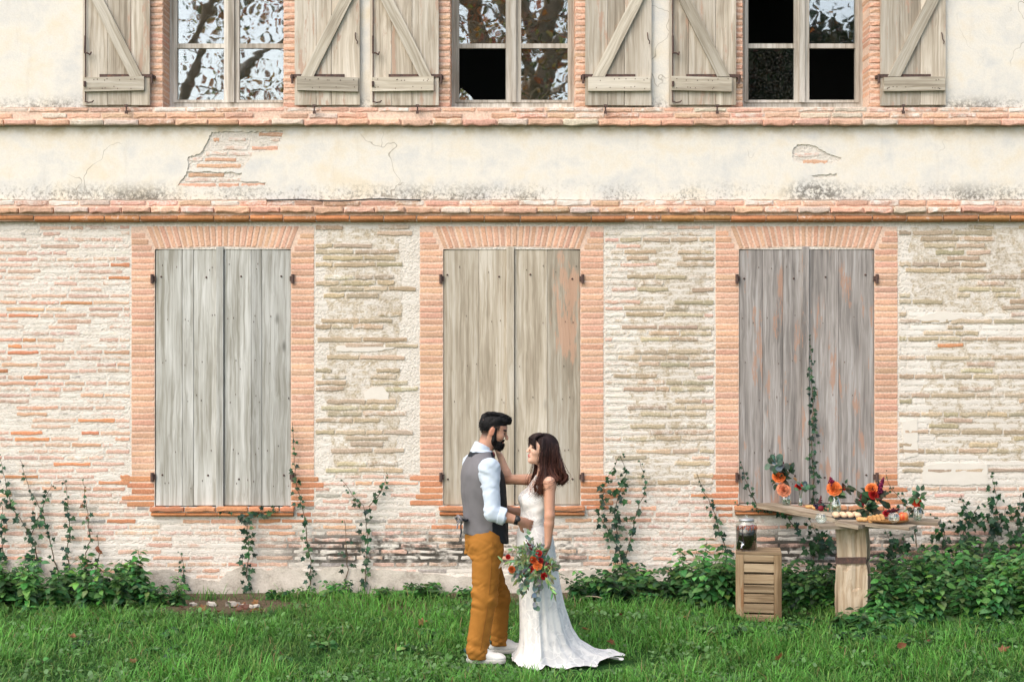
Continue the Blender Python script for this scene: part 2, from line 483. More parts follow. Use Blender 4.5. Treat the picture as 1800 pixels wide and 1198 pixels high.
LOW = [(272, 511, 438, 890), (779, 1020, 438, 888), (1299, 1537, 438, 886)]          # closed lower windows
UPX = [(wx(285.6), wx(499)), (wx(791), wx(1012)), (wx(1305), wx(1529))]               # upper openings in metres
UPZ0, UPZ1 = 4.44, wz(-225)

def wall_with_openings():
    ops = [(wx(a), wx(b), wz(d), wz(c)) for a, b, c, d in LOW] + [(a, b, UPZ0, UPZ1) for a, b in UPX]
    xs = sorted({HX0, HX1, *[o[0] for o in ops], *[o[1] for o in ops]})
    zs = sorted({-0.3, HTOP, *[o[2] for o in ops], *[o[3] for o in ops]})
    def solid(i, j):
        if not (0 <= i < len(xs) - 1 and 0 <= j < len(zs) - 1): return False
        cx, cz = (xs[i] + xs[i + 1]) / 2, (zs[j] + zs[j + 1]) / 2
        return not any(a < cx < b and c < cz < d for a, b, c, d in ops)
    m = MB(); y0, y1 = 0.0058, 0.42
    for i in range(len(xs) - 1):
        for j in range(len(zs) - 1):
            if not solid(i, j): continue
            a, b, c, d = xs[i], xs[i + 1], zs[j], zs[j + 1]
            m.add([(a, y0, c), (b, y0, c), (b, y0, d), (a, y0, d)], [(0, 1, 2, 3)])
            m.add([(a, y1, c), (b, y1, c), (b, y1, d), (a, y1, d)], [(3, 2, 1, 0)])
            if not solid(i - 1, j): m.add([(a, y0, c), (a, y0, d), (a, y1, d), (a, y1, c)], [(0, 1, 2, 3)])
            if not solid(i + 1, j): m.add([(b, y0, c), (b, y1, c), (b, y1, d), (b, y0, d)], [(0, 1, 2, 3)])
            if not solid(i, j - 1): m.add([(a, y0, c), (a, y1, c), (b, y1, c), (b, y0, c)], [(0, 1, 2, 3)])
            if not solid(i, j + 1): m.add([(a, y0, d), (b, y0, d), (b, y1, d), (a, y1, d)], [(0, 1, 2, 3)])
    return m
WALL = wall_with_openings().build('front_wall', M['mortar'], HOUSE)
m = MB()
m.box(HX0, HX0 + 0.4, 0.421, HDEP, -0.3, HTOP); m.box(HX1 - 0.4, HX1, 0.421, HDEP, -0.3, HTOP)
m.box(HX0 + 0.401, HX1 - 0.401, HDEP - 0.4, HDEP, -0.3, HTOP)
m.build('outer_wall', M['plaster'], HOUSE)
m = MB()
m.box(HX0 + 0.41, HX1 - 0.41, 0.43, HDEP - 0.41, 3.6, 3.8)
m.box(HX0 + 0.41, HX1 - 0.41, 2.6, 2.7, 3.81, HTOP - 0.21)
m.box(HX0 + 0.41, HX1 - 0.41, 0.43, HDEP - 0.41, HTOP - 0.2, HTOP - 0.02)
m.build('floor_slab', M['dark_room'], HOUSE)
m = MB()
ym = HDEP / 2
for s, ye in ((1, -0.55), (-1, HDEP + 0.55)):
    a = [(HX0 - 0.4, ye, HTOP - 0.1), (HX1 + 0.4, ye, HTOP - 0.1), (HX1 + 0.4, ym, HTOP + 1.9), (HX0 - 0.4, ym, HTOP + 1.9)]
    b = [(x, y, z + 0.14) for x, y, z in a]
    m.add(a + b, [(3, 2, 1, 0), (4, 5, 6, 7), (0, 1, 5, 4), (1, 2, 6, 5), (3, 0, 4, 7)])
m.build('roof', M['roof'], HOUSE)

# ------------------------------------------------------------------ bricks
def brick_unit(seed, rag=0.10, edge_roll=(0.08, 0.20)):
    """worn brick: x 0..1, z 0..1, y 0 front .. 1 back"""
    r = random.Random(seed)
    us = [0, 0.045, 0.25, 0.5, 0.75, 0.955, 1.0]; ws = [0, 0.2, 0.8, 1.0]
    vs = []; idx = {}
    bot = [r.uniform(0, rag) for _ in us]; top = [r.uniform(0, rag) for _ in us]
    e0, e1 = r.uniform(0, 0.02), r.uniform(0, 0.02)
    for i, u in enumerate(us):
        for j, w in enumerate(ws):
            edge = i in (0, 6) or j in (0, 3)
            x = e0 + u * (1 - e0 - e1)
            z = bot[i] + (1 - bot[i] - top[i]) * w
            if i in (0, 6): z = 0.5 + (z - 0.5) * 0.86
            y = r.uniform(*edge_roll) if edge else r.uniform(-0.05, 0.06) * edge_roll[1] * 5
            idx[i, j] = len(vs); vs.append((x, y, z))
    fs = [(idx[i, j], idx[i + 1, j], idx[i + 1, j + 1], idx[i, j + 1]) for i in range(6) for j in range(3)]
    ring = [idx[i, 0] for i in range(7)] + [idx[6, j] for j in (1, 2)] + [idx[i, 3] for i in range(6, -1, -1)] + [idx[0, j] for j in (2, 1)]
    b0 = len(vs)
    for k in ring: vs.append((vs[k][0], 1.0, vs[k][2]))
    n = len(ring)
    for k in range(n):
        k2 = (k + 1) % n
        fs.append((ring[k2], ring[k], b0 + k, b0 + k2))
    return vs, fs
UNITS = [brick_unit(s, 0.10) for s in range(14)]
ROUGH = [brick_unit(100 + s, 0.26) for s in range(18)]
def unit_mesh(u, nm='brick'):
    me = mesh(nm, u[0], u[1]); me.materials.append(M['brick_o']); return me
UM = [unit_mesh(u) for u in UNITS]
DM = [unit_mesh(brick_unit(300 + q, 0.10, (0.02, 0.06))) for q in range(12)]      # deep bricks
DR = [unit_mesh(brick_unit(340 + q, 0.2, (0.03, 0.10))) for q in range(12)]
RM = [unit_mesh(u) for u in ROUGH]
def half_round(seed):
    r = random.Random(seed); vs = []; fs = []; n = 7
    us = [0, 0.015, 0.5, 0.985, 1]
    for i, u in enumerate(us):
        for k in range(n):
            th = -math.pi / 2 + math.pi * k / (n - 1)
            rr = (0.88 if i in (0, 4) else 1.0) * r.uniform(0.94, 1.03)
            vs.append((u, 0.5 - 0.5 * math.cos(th) * rr if 0 < k < n - 1 else 1.0, 0.5 + 0.5 * math.sin(th) * rr))
    for i in range(4):
        for k in range(n - 1):
            fs.append((i * n + k, (i + 1) * n + k, (i + 1) * n + k + 1, i * n + k + 1))
    fs.append(tuple(reversed(range(n)))); fs.append(tuple(range(4 * n, 5 * n)))
    return vs, fs
HM = []
for s in range(5):
    me = unit_mesh(half_round(s)); me.polygons.foreach_set('use_smooth', [True] * len(me.polygons)); HM.append(me)

def brick(parent, x, z, w, h, y, d, col, wash, meshes=UM, name='brick'):
    o = bpy.data.objects.new(name, rb.choice(meshes))
    COL.objects.link(o)
    o.parent = parent
    o.location = (x, y, z); o.scale = (w, d, h)
    o.color = (col[0], col[1], col[2], wash)
    return o

def vary(c, a=0.12):
    k = rb.uniform(1 - a, 1 + a)
    return tuple(max(0.0, x * k * rb.uniform(1 - a * 0.35, 1 + a * 0.35)) for x in c)

ORANGE = (0.58, 0.35, 0.245); DEEP = (0.51, 0.235, 0.13); PINK = (0.55, 0.375, 0.295); ADOBE = (0.435, 0.35, 0.25); CREAM = (0.66, 0.60, 0.52); GREY = (0.36, 0.33, 0.30)

def in_surround(xp, yp):
    for a, b, t, bt in LOW:
        if a - 43 < xp < b + 43 and t - 42 < yp < bt + 22:
            if yp > bt: return a - 10 < xp < b + 10
            return True
    return False

def style(xp, yp, row):
    """what the masonry is like at a spot of the wall: colour, whitewash, face depth, rough, height factor"""
    n = mnoise.noise(Vector((xp / 60.0, yp / 40.0, 1.0)))
    r = rb.random()
    if 556 < xp < 738 and yp < 830:
        core = 572 + 14 * math.sin(row * 1.9) < xp < 702 + 12 * math.sin(row * 2.7)
        if core:
            if row % 5 in (2,) or n > 0.30: return vary(CREAM, .05), 0.9, 0.004, True, 1.1
            return vary(ADOBE, .16), 0.28 + 0.25 * max(0, n) + rb.uniform(-.1, .12), -0.004, True, 1.14
        return vary(CREAM if r < .6 else ADOBE, .08), 0.62, 0.006, False, 0.95
    if 1062 < xp < 1258 and yp < 850:
        if 1112 + 14 * math.sin(row * 2.3) < xp < 1240 + 10 * math.sin(row * 1.3) and yp > 418:
            if row % 4 == 3 or n > 0.32: return vary(CREAM, .05), 0.85, 0.003, True, 1.0
            return vary(ADOBE, .16), 0.30 + rb.uniform(-.12, .12), -0.003, True, 1.08
        if r < 0.16: return vary(PINK, .1), 0.35, 0.001, True, .92
        return vary(CREAM if r < .55 else ADOBE, .1), 0.48, 0.002, True, 0.95
    if xp > 1582 and yp < 850:
        if yp < 545:
            if n > -0.02 and r < .85: return vary(ADOBE, .16), 0.26 + rb.uniform(-.1, .14), -0.002, True, 1.15
            return vary(CREAM, .06), 0.62, 0.004, True, 1.05
        if row % 3 == 0 or (n > 0.18 and r < .6): return vary(ADOBE, .16), 0.28 + rb.uniform(-.1, .14), -0.002, True, 1.1
        if r < 0.05: return vary(DEEP, .1), 0.2, 0.0, True, .95
        return vary(CREAM, .05), 0.8, 0.003, False, 1.12
    if xp < 236 and yp < 860:
        p = 0.10 + 0.13 * (xp < 70) + 0.10 * max(0, n) + (0.06 if yp > 600 else 0)
        if r < p * 0.5: return vary(DEEP, .2), rb.uniform(.1, .34), 0.0, True, .92
        if r < p: return vary(ORANGE, .16), rb.uniform(.2, .42), 0.001, True, .92
        if r < 0.80: return vary(PINK, .12), 0.40 + 0.2 * n + rb.uniform(-.12, .14), 0.003, True, .95
        return vary(GREY if r > .93 else CREAM, .1), 0.52, 0.004, True, 1.0
    # the courses below the sills
    near = min(min(abs(xp - a), abs(xp - b)) for a, b, _, _ in LOW)
    if yp < 960 and near < 110:
        p = 0.6 - near / 160.0 - max(0, yp - 880) / 200.0
        if r < p: return vary(DEEP if r < p * .6 else ORANGE, .14), 0.16, 0.0, True, .95
    if r < 0.10: return vary(ORANGE, .15), 0.28, 0.002, True, .95
    if r > 0.95: return vary(GREY, .12), 0.3, 0.002, True, .95
    if r < 0.7: return vary(PINK, .12), 0.38 + 0.2 * n + rb.uniform(-.12, .14), 0.003, True, .97
    return vary(CREAM, .08), 0.6, 0.003, True, 1.0

cells = []
PITCH = 0.0572
row = 0
z = wz(394) - PITCH
while z > 0.10:
    x = -5.5 + rb.uniform(-0.2, 0)
    while x < 5.5:
        w = max(0.13, min(0.42, rb.gauss(0.285, 0.075)))
        xp, yp = (x + w / 2) * SW + 900, 599 + (CAM_Z - z - PITCH / 2) * SW
        # clip against the window surrounds
        xa, xb = x * SW + 900, (x + w) * SW + 900
        bad = in_surround(xa + 2, yp) or in_surround(xb - 2, yp) or in_surround(xp, yp)
        if bad:
            # shorten to a bat that butts against the surround
            for a, b, t, bt in LOW:
                e = 10 if yp > bt else 43
                if t - 42 < yp < bt + 22:
                    if xa < a - e < xb and a - e - xa > 12: w = (a - e - xa) / SW; bad = False
                    elif xa < b + e < xb and xb - (b + e) > 12:
                        x2 = wx(b + e); w = x + w - x2; x = x2; bad = False
        if bad:
            x += w; continue
        col, wash, dy, rough, hf = style((x + w / 2) * SW + 900, yp, row)
        wob = 0.010 * mnoise.noise(Vector((x * 0.8, row * 0.35, 5.0)))
        h = (PITCH - 0.0125) * hf * rb.uniform(0.93, 1.05)
        cells.append((x + 0.004, z + 0.006 + wob, w - rb.uniform(0.006, 0.014), h, 0.002 + dy * 0.7 - (0.0 if wash > .5 else 0.002), 0.018, col, wash, rough))
        x += w
    row += 1
    z -= PITCH * (1 + 0.05 * mnoise.noise(Vector((0.3, row * 0.5, 2.0))))

def visible(c): return -4.66 < c[0] and c[0] + c[2] < 4.66 and c[1] > 0.33
def score(c):
    base = c[2] * c[3]
    return base * (1.35 if c[7] < 0.3 else 1.0 if c[7] < .5 else 0.6)
order = sorted(range(len(cells)), key=lambda i: -(score(cells[i]) if visible(cells[i]) else 0))
single = set(order[:300])
mm = MB(); alphas = []
for i, c in enumerate(cells):
    x, zz, w, h, y, d, col, wash, rough = c
    if i in single:
        brick(WALL, x, zz, w, h, y, d, col, wash, RM if rough else UM)
    else:
        u = rb.choice(ROUGH if rough else UNITS)
        mm.add([(x + a * w, y + b * d, zz + e * h) for a, b, e in u[0]], u[1], (*col, wash))
tag(mm.build('brickwork', M['brick_a'], WALL), kind='stuff')

# ------------------------------------------------------------------ painted brick surrounds of the lower windows
for wi, (a, b, t, bt) in enumerate(LOW):
    S = empty('window_surround', (0, 0, 0), 0, HOUSE)
    cx = (a + b) / 2
    e = 41
    # peach coloured lime paint over jambs and arch
    out = ragged([(wx(a - e), wz(bt - 18)), (wx(a - e), wz(t - 40)), (wx(b + e), wz(t - 40)), (wx(b + e), wz(bt - 18))], 0.05, 0.004, 30 + wi, closed=False)
    inn = [(wx(b), wz(bt - 18)), (wx(b), wz(t)), (wx(cx), wz(t - 5)), (wx(a), wz(t)), (wx(a), wz(bt - 18))]
    obj('painted_band', poly_slab([out + inn], 0.0038, 0.0135), M['paint_band'], S)
    # jamb bricks
    nrow = int((bt - (t - 40)) / 10.95)
    for side in (0, 1):
        for k in range(nrow):
            yb = bt - k * 10.95
            yt = yb - 8.7
            x0, x1 = (a - e, a - 0.5) if side == 0 else (b + 0.5, b + e)
            f = 0.0
            if yt < t - 2:                                # beside the arch the skewback narrows them
                f = (t - yt) * 0.48
                if side == 0: x1 = a - f - 3
                else: x0 = b + f + 3
            if x1 - x0 < 9: continue
            low = yb > bt - 45
            if low:
                if side == 0: x0 -= rb.choice([0, 8, 18])
                else: x1 += rb.choice([0, 8, 18])
            col = vary(DEEP if low else ORANGE, .13)
            brick(S, wx(x0), wz(yb), (x1 - x0) / SW, 9.4 / SW * rb.uniform(0.92, 1.05), rb.uniform(-.001, 0.0015), 0.017, col, rb.uniform(0.08, 0.30))
    # flat arch of standing bricks
    nv = 24
    for k in range(nv):
        u0, u1 = k / nv, (k + 1) / nv
        def arc(u): return t - 0.5 - 5 * (1 - (2 * u - 1) ** 2)
        gp = 0.16 / nv
        pts = []
        for u, top in ((u0 + gp, 0), (u1 - gp, 0), (u1 - gp, 1), (u0 + gp, 1)):
            if top: pts.append((a - 17 + (b - a + 34) * u, t - 40.5))
            else: pts.append((a + 0.5 + (b - a - 1) * u, arc(u)))
        vs = []; j = lambda s: rb.uniform(-s, s)
        ccx = sum(p[0] for p in pts) / 4; ccy = sum(p[1] for p in pts) / 4
        yf = rb.uniform(-0.002, 0.002)
        for px, py in pts: vs.append((wx(px + j(.5)), 0.03, wz(py + j(.5))))
        for px, py in pts: vs.append((wx(px + j(.5)), yf + 0.006, wz(py + j(.5))))
        for px, py in pts:
            vs.append((wx(px + (ccx - px) * .18), yf + j(.001), wz(py + (ccy - py) * .06)))
        fs = [(8, 9, 10, 11)] + [(4 + q, 4 + (q + 1) % 4, 8 + (q + 1) % 4, 8 + q) for q in range(4)] + [(q, (q + 1) % 4, 4 + (q + 1) % 4, 4 + q) for q in range(4)]
        o = obj('brick', mesh('arch_brick', vs, fs), M['brick_o'], S)
        col = vary(ORANGE, .10); o.color = (*col, rb.uniform(0.08, 0.25))

# sills of the lower windows: a course of bricks over a rounded ledge
for (x0, x1, yt) in ((265, 519, 889), (771, 1030, 888), (1290, 1580, 887)):
    S = empty('window_sill', (0, 0, 0), 0, HOUSE)
    m = MB(); m.box(wx(x0 + 3), wx(x1 - 3), -0.02, 0.2, wz(yt + 17), wz(yt + 1)); m.build('sill_core', M['mortar'], S)
    x = x0
    while x < x1 - 5:
        w = min(x1 - x, rb.uniform(45, 72))
        if x1 - x - w < 18: w = x1 - x
        brick(S, wx(x), wz(yt + 9.5), w / SW - 0.006, 9.6 / SW, -0.058, 0.1, vary(DEEP, .14), 0.2, DR)
        x += w
    x = x0 + 2
    while x < x1 - 6:
        w = min(x1 - 2 - x, rb.uniform(55, 85))
        if x1 - x - w < 22: w = x1 - 2 - x
        brick(S, wx(x), wz(yt + 18), w / SW - 0.004, 8.0 / SW, -0.045, 0.09, vary((0.46, 0.20, 0.09), .14), 0.2, HM)
        x += w

# ------------------------------------------------------------------ string courses
def course(S, y0, y1, proj, col, wash, lo=50, hi=68, meshes=DR, depth=None):
    xp = -160 + rb.uniform(0, 40)
    while xp < 1960:
        w = rb.uniform(lo, hi)
        ww = wash * rb.uniform(0.5, 1.7)
        cc, back = vary(col, .16), 0.0
        r = rb.random()
        if r < .14 and y0 < 370: cc = vary((0.55, 0.45, 0.375), .12)                    # lichen-grey brick
        elif r < .24 and y0 < 210 and y0 > 195: cc, back = vary((0.45, 0.20, 0.085), .15), .02     # eroded brick
        brick(S, wx(xp), wz(y1 + rb.uniform(-.6, .6)), w / SW - rb.uniform(0.003, 0.010), (y1 - y0) / SW * rb.uniform(0.93, 1.03), -proj + back + rb.uniform(-0.006, 0.005), (depth or proj + 0.03) - back, cc, min(.5, ww), meshes)
        xp += w
SALM = (0.58, 0.365, 0.27)
S1 = empty('string_course', (0, 0, 0), 0, HOUSE)
m = MB(); m.box(-5.9, 5.9, -0.042, 0.24, wz(221), wz(190.5)); m.build('course_core', M['paint_band'], S1)
course(S1, 190, 198.5, 0.050, SALM, 0.36)
course(S1, 199.5, 209.5, 0.053, SALM, 0.26, 45, 62, DR)
course(S1, 210.5, 222.5, 0.075, (0.60, 0.37, 0.27), 0.22, 52, 64)
S2 = empty('string_course', (0, 0, 0), 0, HOUSE)
m = MB(); m.box(-5.9, 5.9, -0.045, 0.02, wz(389), wz(354)); m.build('course_core', M['paint_band'], S2)
course(S2, 353, 363, 0.055, SALM, 0.36, 46, 66, DR)
course(S2, 364, 376, 0.090, (0.60, 0.37, 0.27), 0.26, 50, 62)
course(S2, 377.5, 390.5, 0.070, (0.46, 0.215, 0.10), 0.20, 55, 66, HM, 0.11)

# cable lying on the lower string course
m = MB()
pts = [(470, 353.2), (510, 352.2), (535, 351.8), (552, 353.4), (575, 355.2), (600, 355.6), (625, 354), (650, 351.6), (680, 351.2), (702, 352.2), (740, 352.6)]
m.tube([(wx(a), -0.105 + 0.05 * abs(i - 5) / 5, wz(b)) for i, (a, b) in enumerate(pts)], 0.006, 6)
m.build('cable', M['black'], HOUSE, smooth=True)

# ------------------------------------------------------------------ plaster
holes = [
    [(372, 233), (410, 230.5), (450, 232), (498, 230.5), (495, 243), (489, 262), (470, 265), (443, 270), (439, 283), (424, 297), (395, 299), (352, 296), (329, 301), (331, 276), (352, 270), (363, 252)],
    [(322, 313), (328, 303), (352, 301), (425, 304), (424, 318), (468, 321), (466, 325), (380, 329), (311, 326)],
    [(1391, 268), (1401, 254), (1432, 256), (1447, 266), (1478, 277), (1474, 286), (1420, 288), (1396, 284)],
    [(1424, 309), (1452, 306), (1471, 305), (1471, 311), (1440, 314)],
]
hl = [ragged([(wx(a), wz(b)) for a, b in h], 0.018, 0.008, 70 + i) for i, h in enumerate(holes)]
outer = ragged([(-5.9, wz(351)), (5.9, wz(351))], 0.04, 0.006, 81, closed=False) + ragged([(5.9, wz(224)), (-5.9, wz(224))], 0.06, 0.003, 82, closed=False)
obj('plaster_band', poly_slab([outer] + hl, -0.005, 0.0135), M['plaster'], HOUSE)
# bricks laid bare where the plaster has fallen
for (yy, spans) in ((232, [(455, 500)]), (241, [(375, 385), (402, 432), (475, 492)]), (256, [(390, 435), (442, 488)]), (266, [(362, 400), (402, 445)]), (276, [(333, 356), (360, 415)]), (287, [(345, 425)]), (303, [(330, 395)]), (312, [(325, 380), (384, 425)]), (321, [(313, 380), (384, 420), (424, 466)]),
                    (280, [(1411, 1455)]), (268, [(1396, 1440)])):
    for s in spans:
        op = rb.random() < 0.45 or yy in (321, 280, 232)
        brick(WALL, wx(s[0]), wz(yy + 8.5), (s[1] - s[0]) / SW, 8.3 / SW, 0.001, 0.016, vary(ORANGE if op else PINK, .1), 0.28 if op else 0.48, RM)
# plaster panels of the upper storey, between the window surrounds
for x0, x1 in ((-5.9, wx(242)), (wx(540), wx(749)), (wx(1050), wx(1262)), (wx(1570), 5.9)):
    o = ragged([(x0, wz(189)), (x1, wz(189))], 0.04, 0.004, int(x0 * 9) + 100, closed=False) + [(x1, HTOP - 0.05), (x0, HTOP - 0.05)]
    obj('plaster_panel', poly_slab([o], -0.011, 0.0135), M['plaster'], HOUSE)

# plinth of old cement with a ragged top edge, and patches
top = [(-120, 985), (0, 975), (60, 972), (110, 978), (150, 985), (185, 1000), (240, 1005), (265, 992), (300, 990), (335, 1005), (385, 1012), (400, 995), (430, 985), (470, 992), (500, 985), (540, 995), (570, 990), (600, 986), (640, 990), (700, 992), (760, 998), (800, 1003), (860, 1003), (940, 1000), (1000, 992), (1060, 990), (1120, 1010), (1200, 1012), (1280, 1005), (1340, 1010), (1420, 1008), (1500, 1000), (1560, 1005), (1640, 1008), (1720, 1005), (1920, 1000)]
tp = ragged([(wx(a), wz(b + 9)) for a, b in top], 0.03, 0.007, 91, closed=False)
obj('cement_plinth', poly_slab([tp + [(wx(1920), -0.15), (wx(-120), -0.15)]], -0.022, 0.0135), M['cement'], HOUSE)
for k, pl in enumerate([
    [(1622, 818), (1660, 812), (1735, 815), (1738, 850), (1690, 852), (1620, 850)],
    [(1585, 740), (1612, 735), (1614, 800), (1590, 806)],
    [(640, 690), (652, 680), (672, 679), (683, 692), (684, 704), (640, 703)],
    [(590, 608), (655, 603), (700, 610), (660, 618), (592, 617)],
    [(1600, 560), (1660, 545), (1690, 560), (1650, 568)]]):
    obj('cement_patch', poly_slab([ragged([(wx(a), wz(b)) for a, b in pl], 0.03, 0.006, 200 + k)], -0.001, 0.0135), M['cement_pale'], HOUSE)
for k, pl in enumerate([[(574, 398), (700, 398), (706, 520), (700, 640), (704, 740), (690, 832), (590, 834), (572, 720), (580, 600), (570, 500)], [(1108, 420), (1236, 416), (1244, 520), (1238, 640), (1246, 760), (1236, 850), (1116, 850), (1104, 700), (1114, 560)], [(1600, 398), (1880, 398), (1880, 545), (1700, 552), (1612, 540), (1596, 470)], [(1640, 600), (1880, 590), (1880, 800), (1760, 812), (1650, 790), (1620, 690)]]):
    obj('earth_infill', poly_slab([ragged([(wx(a), wz(b)) for a, b in pl], 0.05, 0.02, 240 + k)], 0.0046, 0.0135), M['earth'], HOUSE)

# ================================================================== lower shutters
def plank(parent, x0, x1, z0, zt0, zt1, y0, y1, mat, name='plank', bev=0.003):
    """upright board, its top edge running from zt0 to zt1"""
    m = MB()
    m.add([(x0, y0, z0), (x1, y0, z0), (x1, y1, z0), (x0, y1, z0), (x0, y0, zt0), (x1, y0, zt1), (x1, y1, zt1), (x0, y1, zt0)],
          [(0, 3, 2, 1), (4, 5, 6, 7), (0, 1, 5, 4), (1, 2, 6, 5), (2, 3, 7, 6), (3, 0, 4, 7)])
    bm = bmesh.new()
    vs = [bm.verts.new(v) for v in m.v]
    for f in m.f: bm.faces.new([vs[i] for i in f])
    bmesh.ops.recalc_face_normals(bm, faces=bm.faces[:])
    bmesh.ops.bevel(bm, geom=bm.edges[:], offset=bev, segments=1, affect='EDGES')
    return obj(name, bm, mat, parent)

def bolt(parent, px, py, y, r=0.011, name='bolt'):
    m = MB()
    m.lathe([(0.0001, 0.008), (r * 0.6, 0.007), (r, 0.002), (r, -0.006)], n=10)
    o = m.build(name, M['iron'], parent, smooth=True)
    o.rotation_euler = (R(90), 0, 0); o.location = (wx(px), y, wz(py))
    return o

LOWPLANKS = [
    ([(273, 320), (320, 340), (340, 380)], (380, 393), [(393.5, 441), (441, 460), (460, 511)], 'wood_cool'),
    ([(779, 842), (842, 891)], (890, 904), [(904.5, 962), (962, 1020)], 'wood_warm'),
    ([(1299, 1341), (1341, 1377), (1377, 1411)], (1410, 1422), [(1422.5, 1475), (1475, 1537)], 'wood_red')]
for wi, ((a, b, t, bt), (pl, strip, pr, mt)) in enumerate(zip(LOW, LOWPLANKS)):
    cx, hw = (a + b) / 2, (b - a) / 2
    topz = lambda px: wz(t + 1.5 - 5.0 * (1 - ((px - cx) / hw) ** 2))
    for side, pls in ((0, pl), (1, pr)):
        S = empty('shutter', (0, 0, 0), 0, HOUSE)
        tag(S, label=['closed shutter of pale grey planks', 'closed shutter of beige planks', 'closed shutter of grey planks with red paint traces'][wi])
        for k, (x0, x1) in enumerate(pls):
            dy = rb.uniform(-0.002, 0.004)
            plank(S, wx(x0) + 0.0012, wx(x1) - 0.0012, wz(bt - 1) + rb.uniform(0, 0.006), topz(x0), topz(x1), 0.012 + dy, 0.045 + dy, M[mt])
        if side == 0:
            plank(S, wx(strip[0]), wx(strip[1]), wz(bt), topz(strip[0]) + 0.006, topz(strip[1]) + 0.006, -0.012, 0.0105, M[mt], 'cover_strip')
        # hinge knuckles on the jamb and bolts through the planks
        for py in (490, 838):
            hx = a - 4 if side == 0 else b + 4
            m = MB()
            m.tube([(wx(hx), -0.014, wz(py + 8)), (wx(hx), -0.014, wz(py - 8))], 0.015, 8)
            m.box(wx(hx) - 0.012, wx(hx) + 0.03 if side == 0 else wx(hx) + 0.012, -0.006, 0.02, wz(py + 4), wz(py - 5))
            if side == 1: m.box(wx(hx) - 0.03, wx(hx) - 0.013, -0.006, 0.02, wz(py + 4), wz(py - 5))
            m.build('hinge', M['iron'], S)
        xs = [pls[0][0] + 9, pls[-1][1] - 16] if side == 0 else [pls[0][0] + 27, pls[-1][1] - 15]
        for py in (486, 838):
            for bx in xs:
                bolt(S, bx + rb.uniform(-3, 3), py + rb.uniform(-4, 4), 0.010, 0.009)
        m = MB()
        for (x0, x1) in pls:
            for py in (470, 560, 640, 700, 790, 850):
                for _ in range(2):
                    if rb.random() < .7:
                        nx, ny = rb.uniform(x0 + 3, x1 - 3), py + rb.uniform(-8, 8)
                        m.box(wx(nx) - 0.0025, wx(nx) + 0.0025, 0.0085, 0.02, wz(ny + 2), wz(ny - rb.uniform(0, 1.5)))
        tag(m.build('nails', M['iron'], S), kind='stuff')

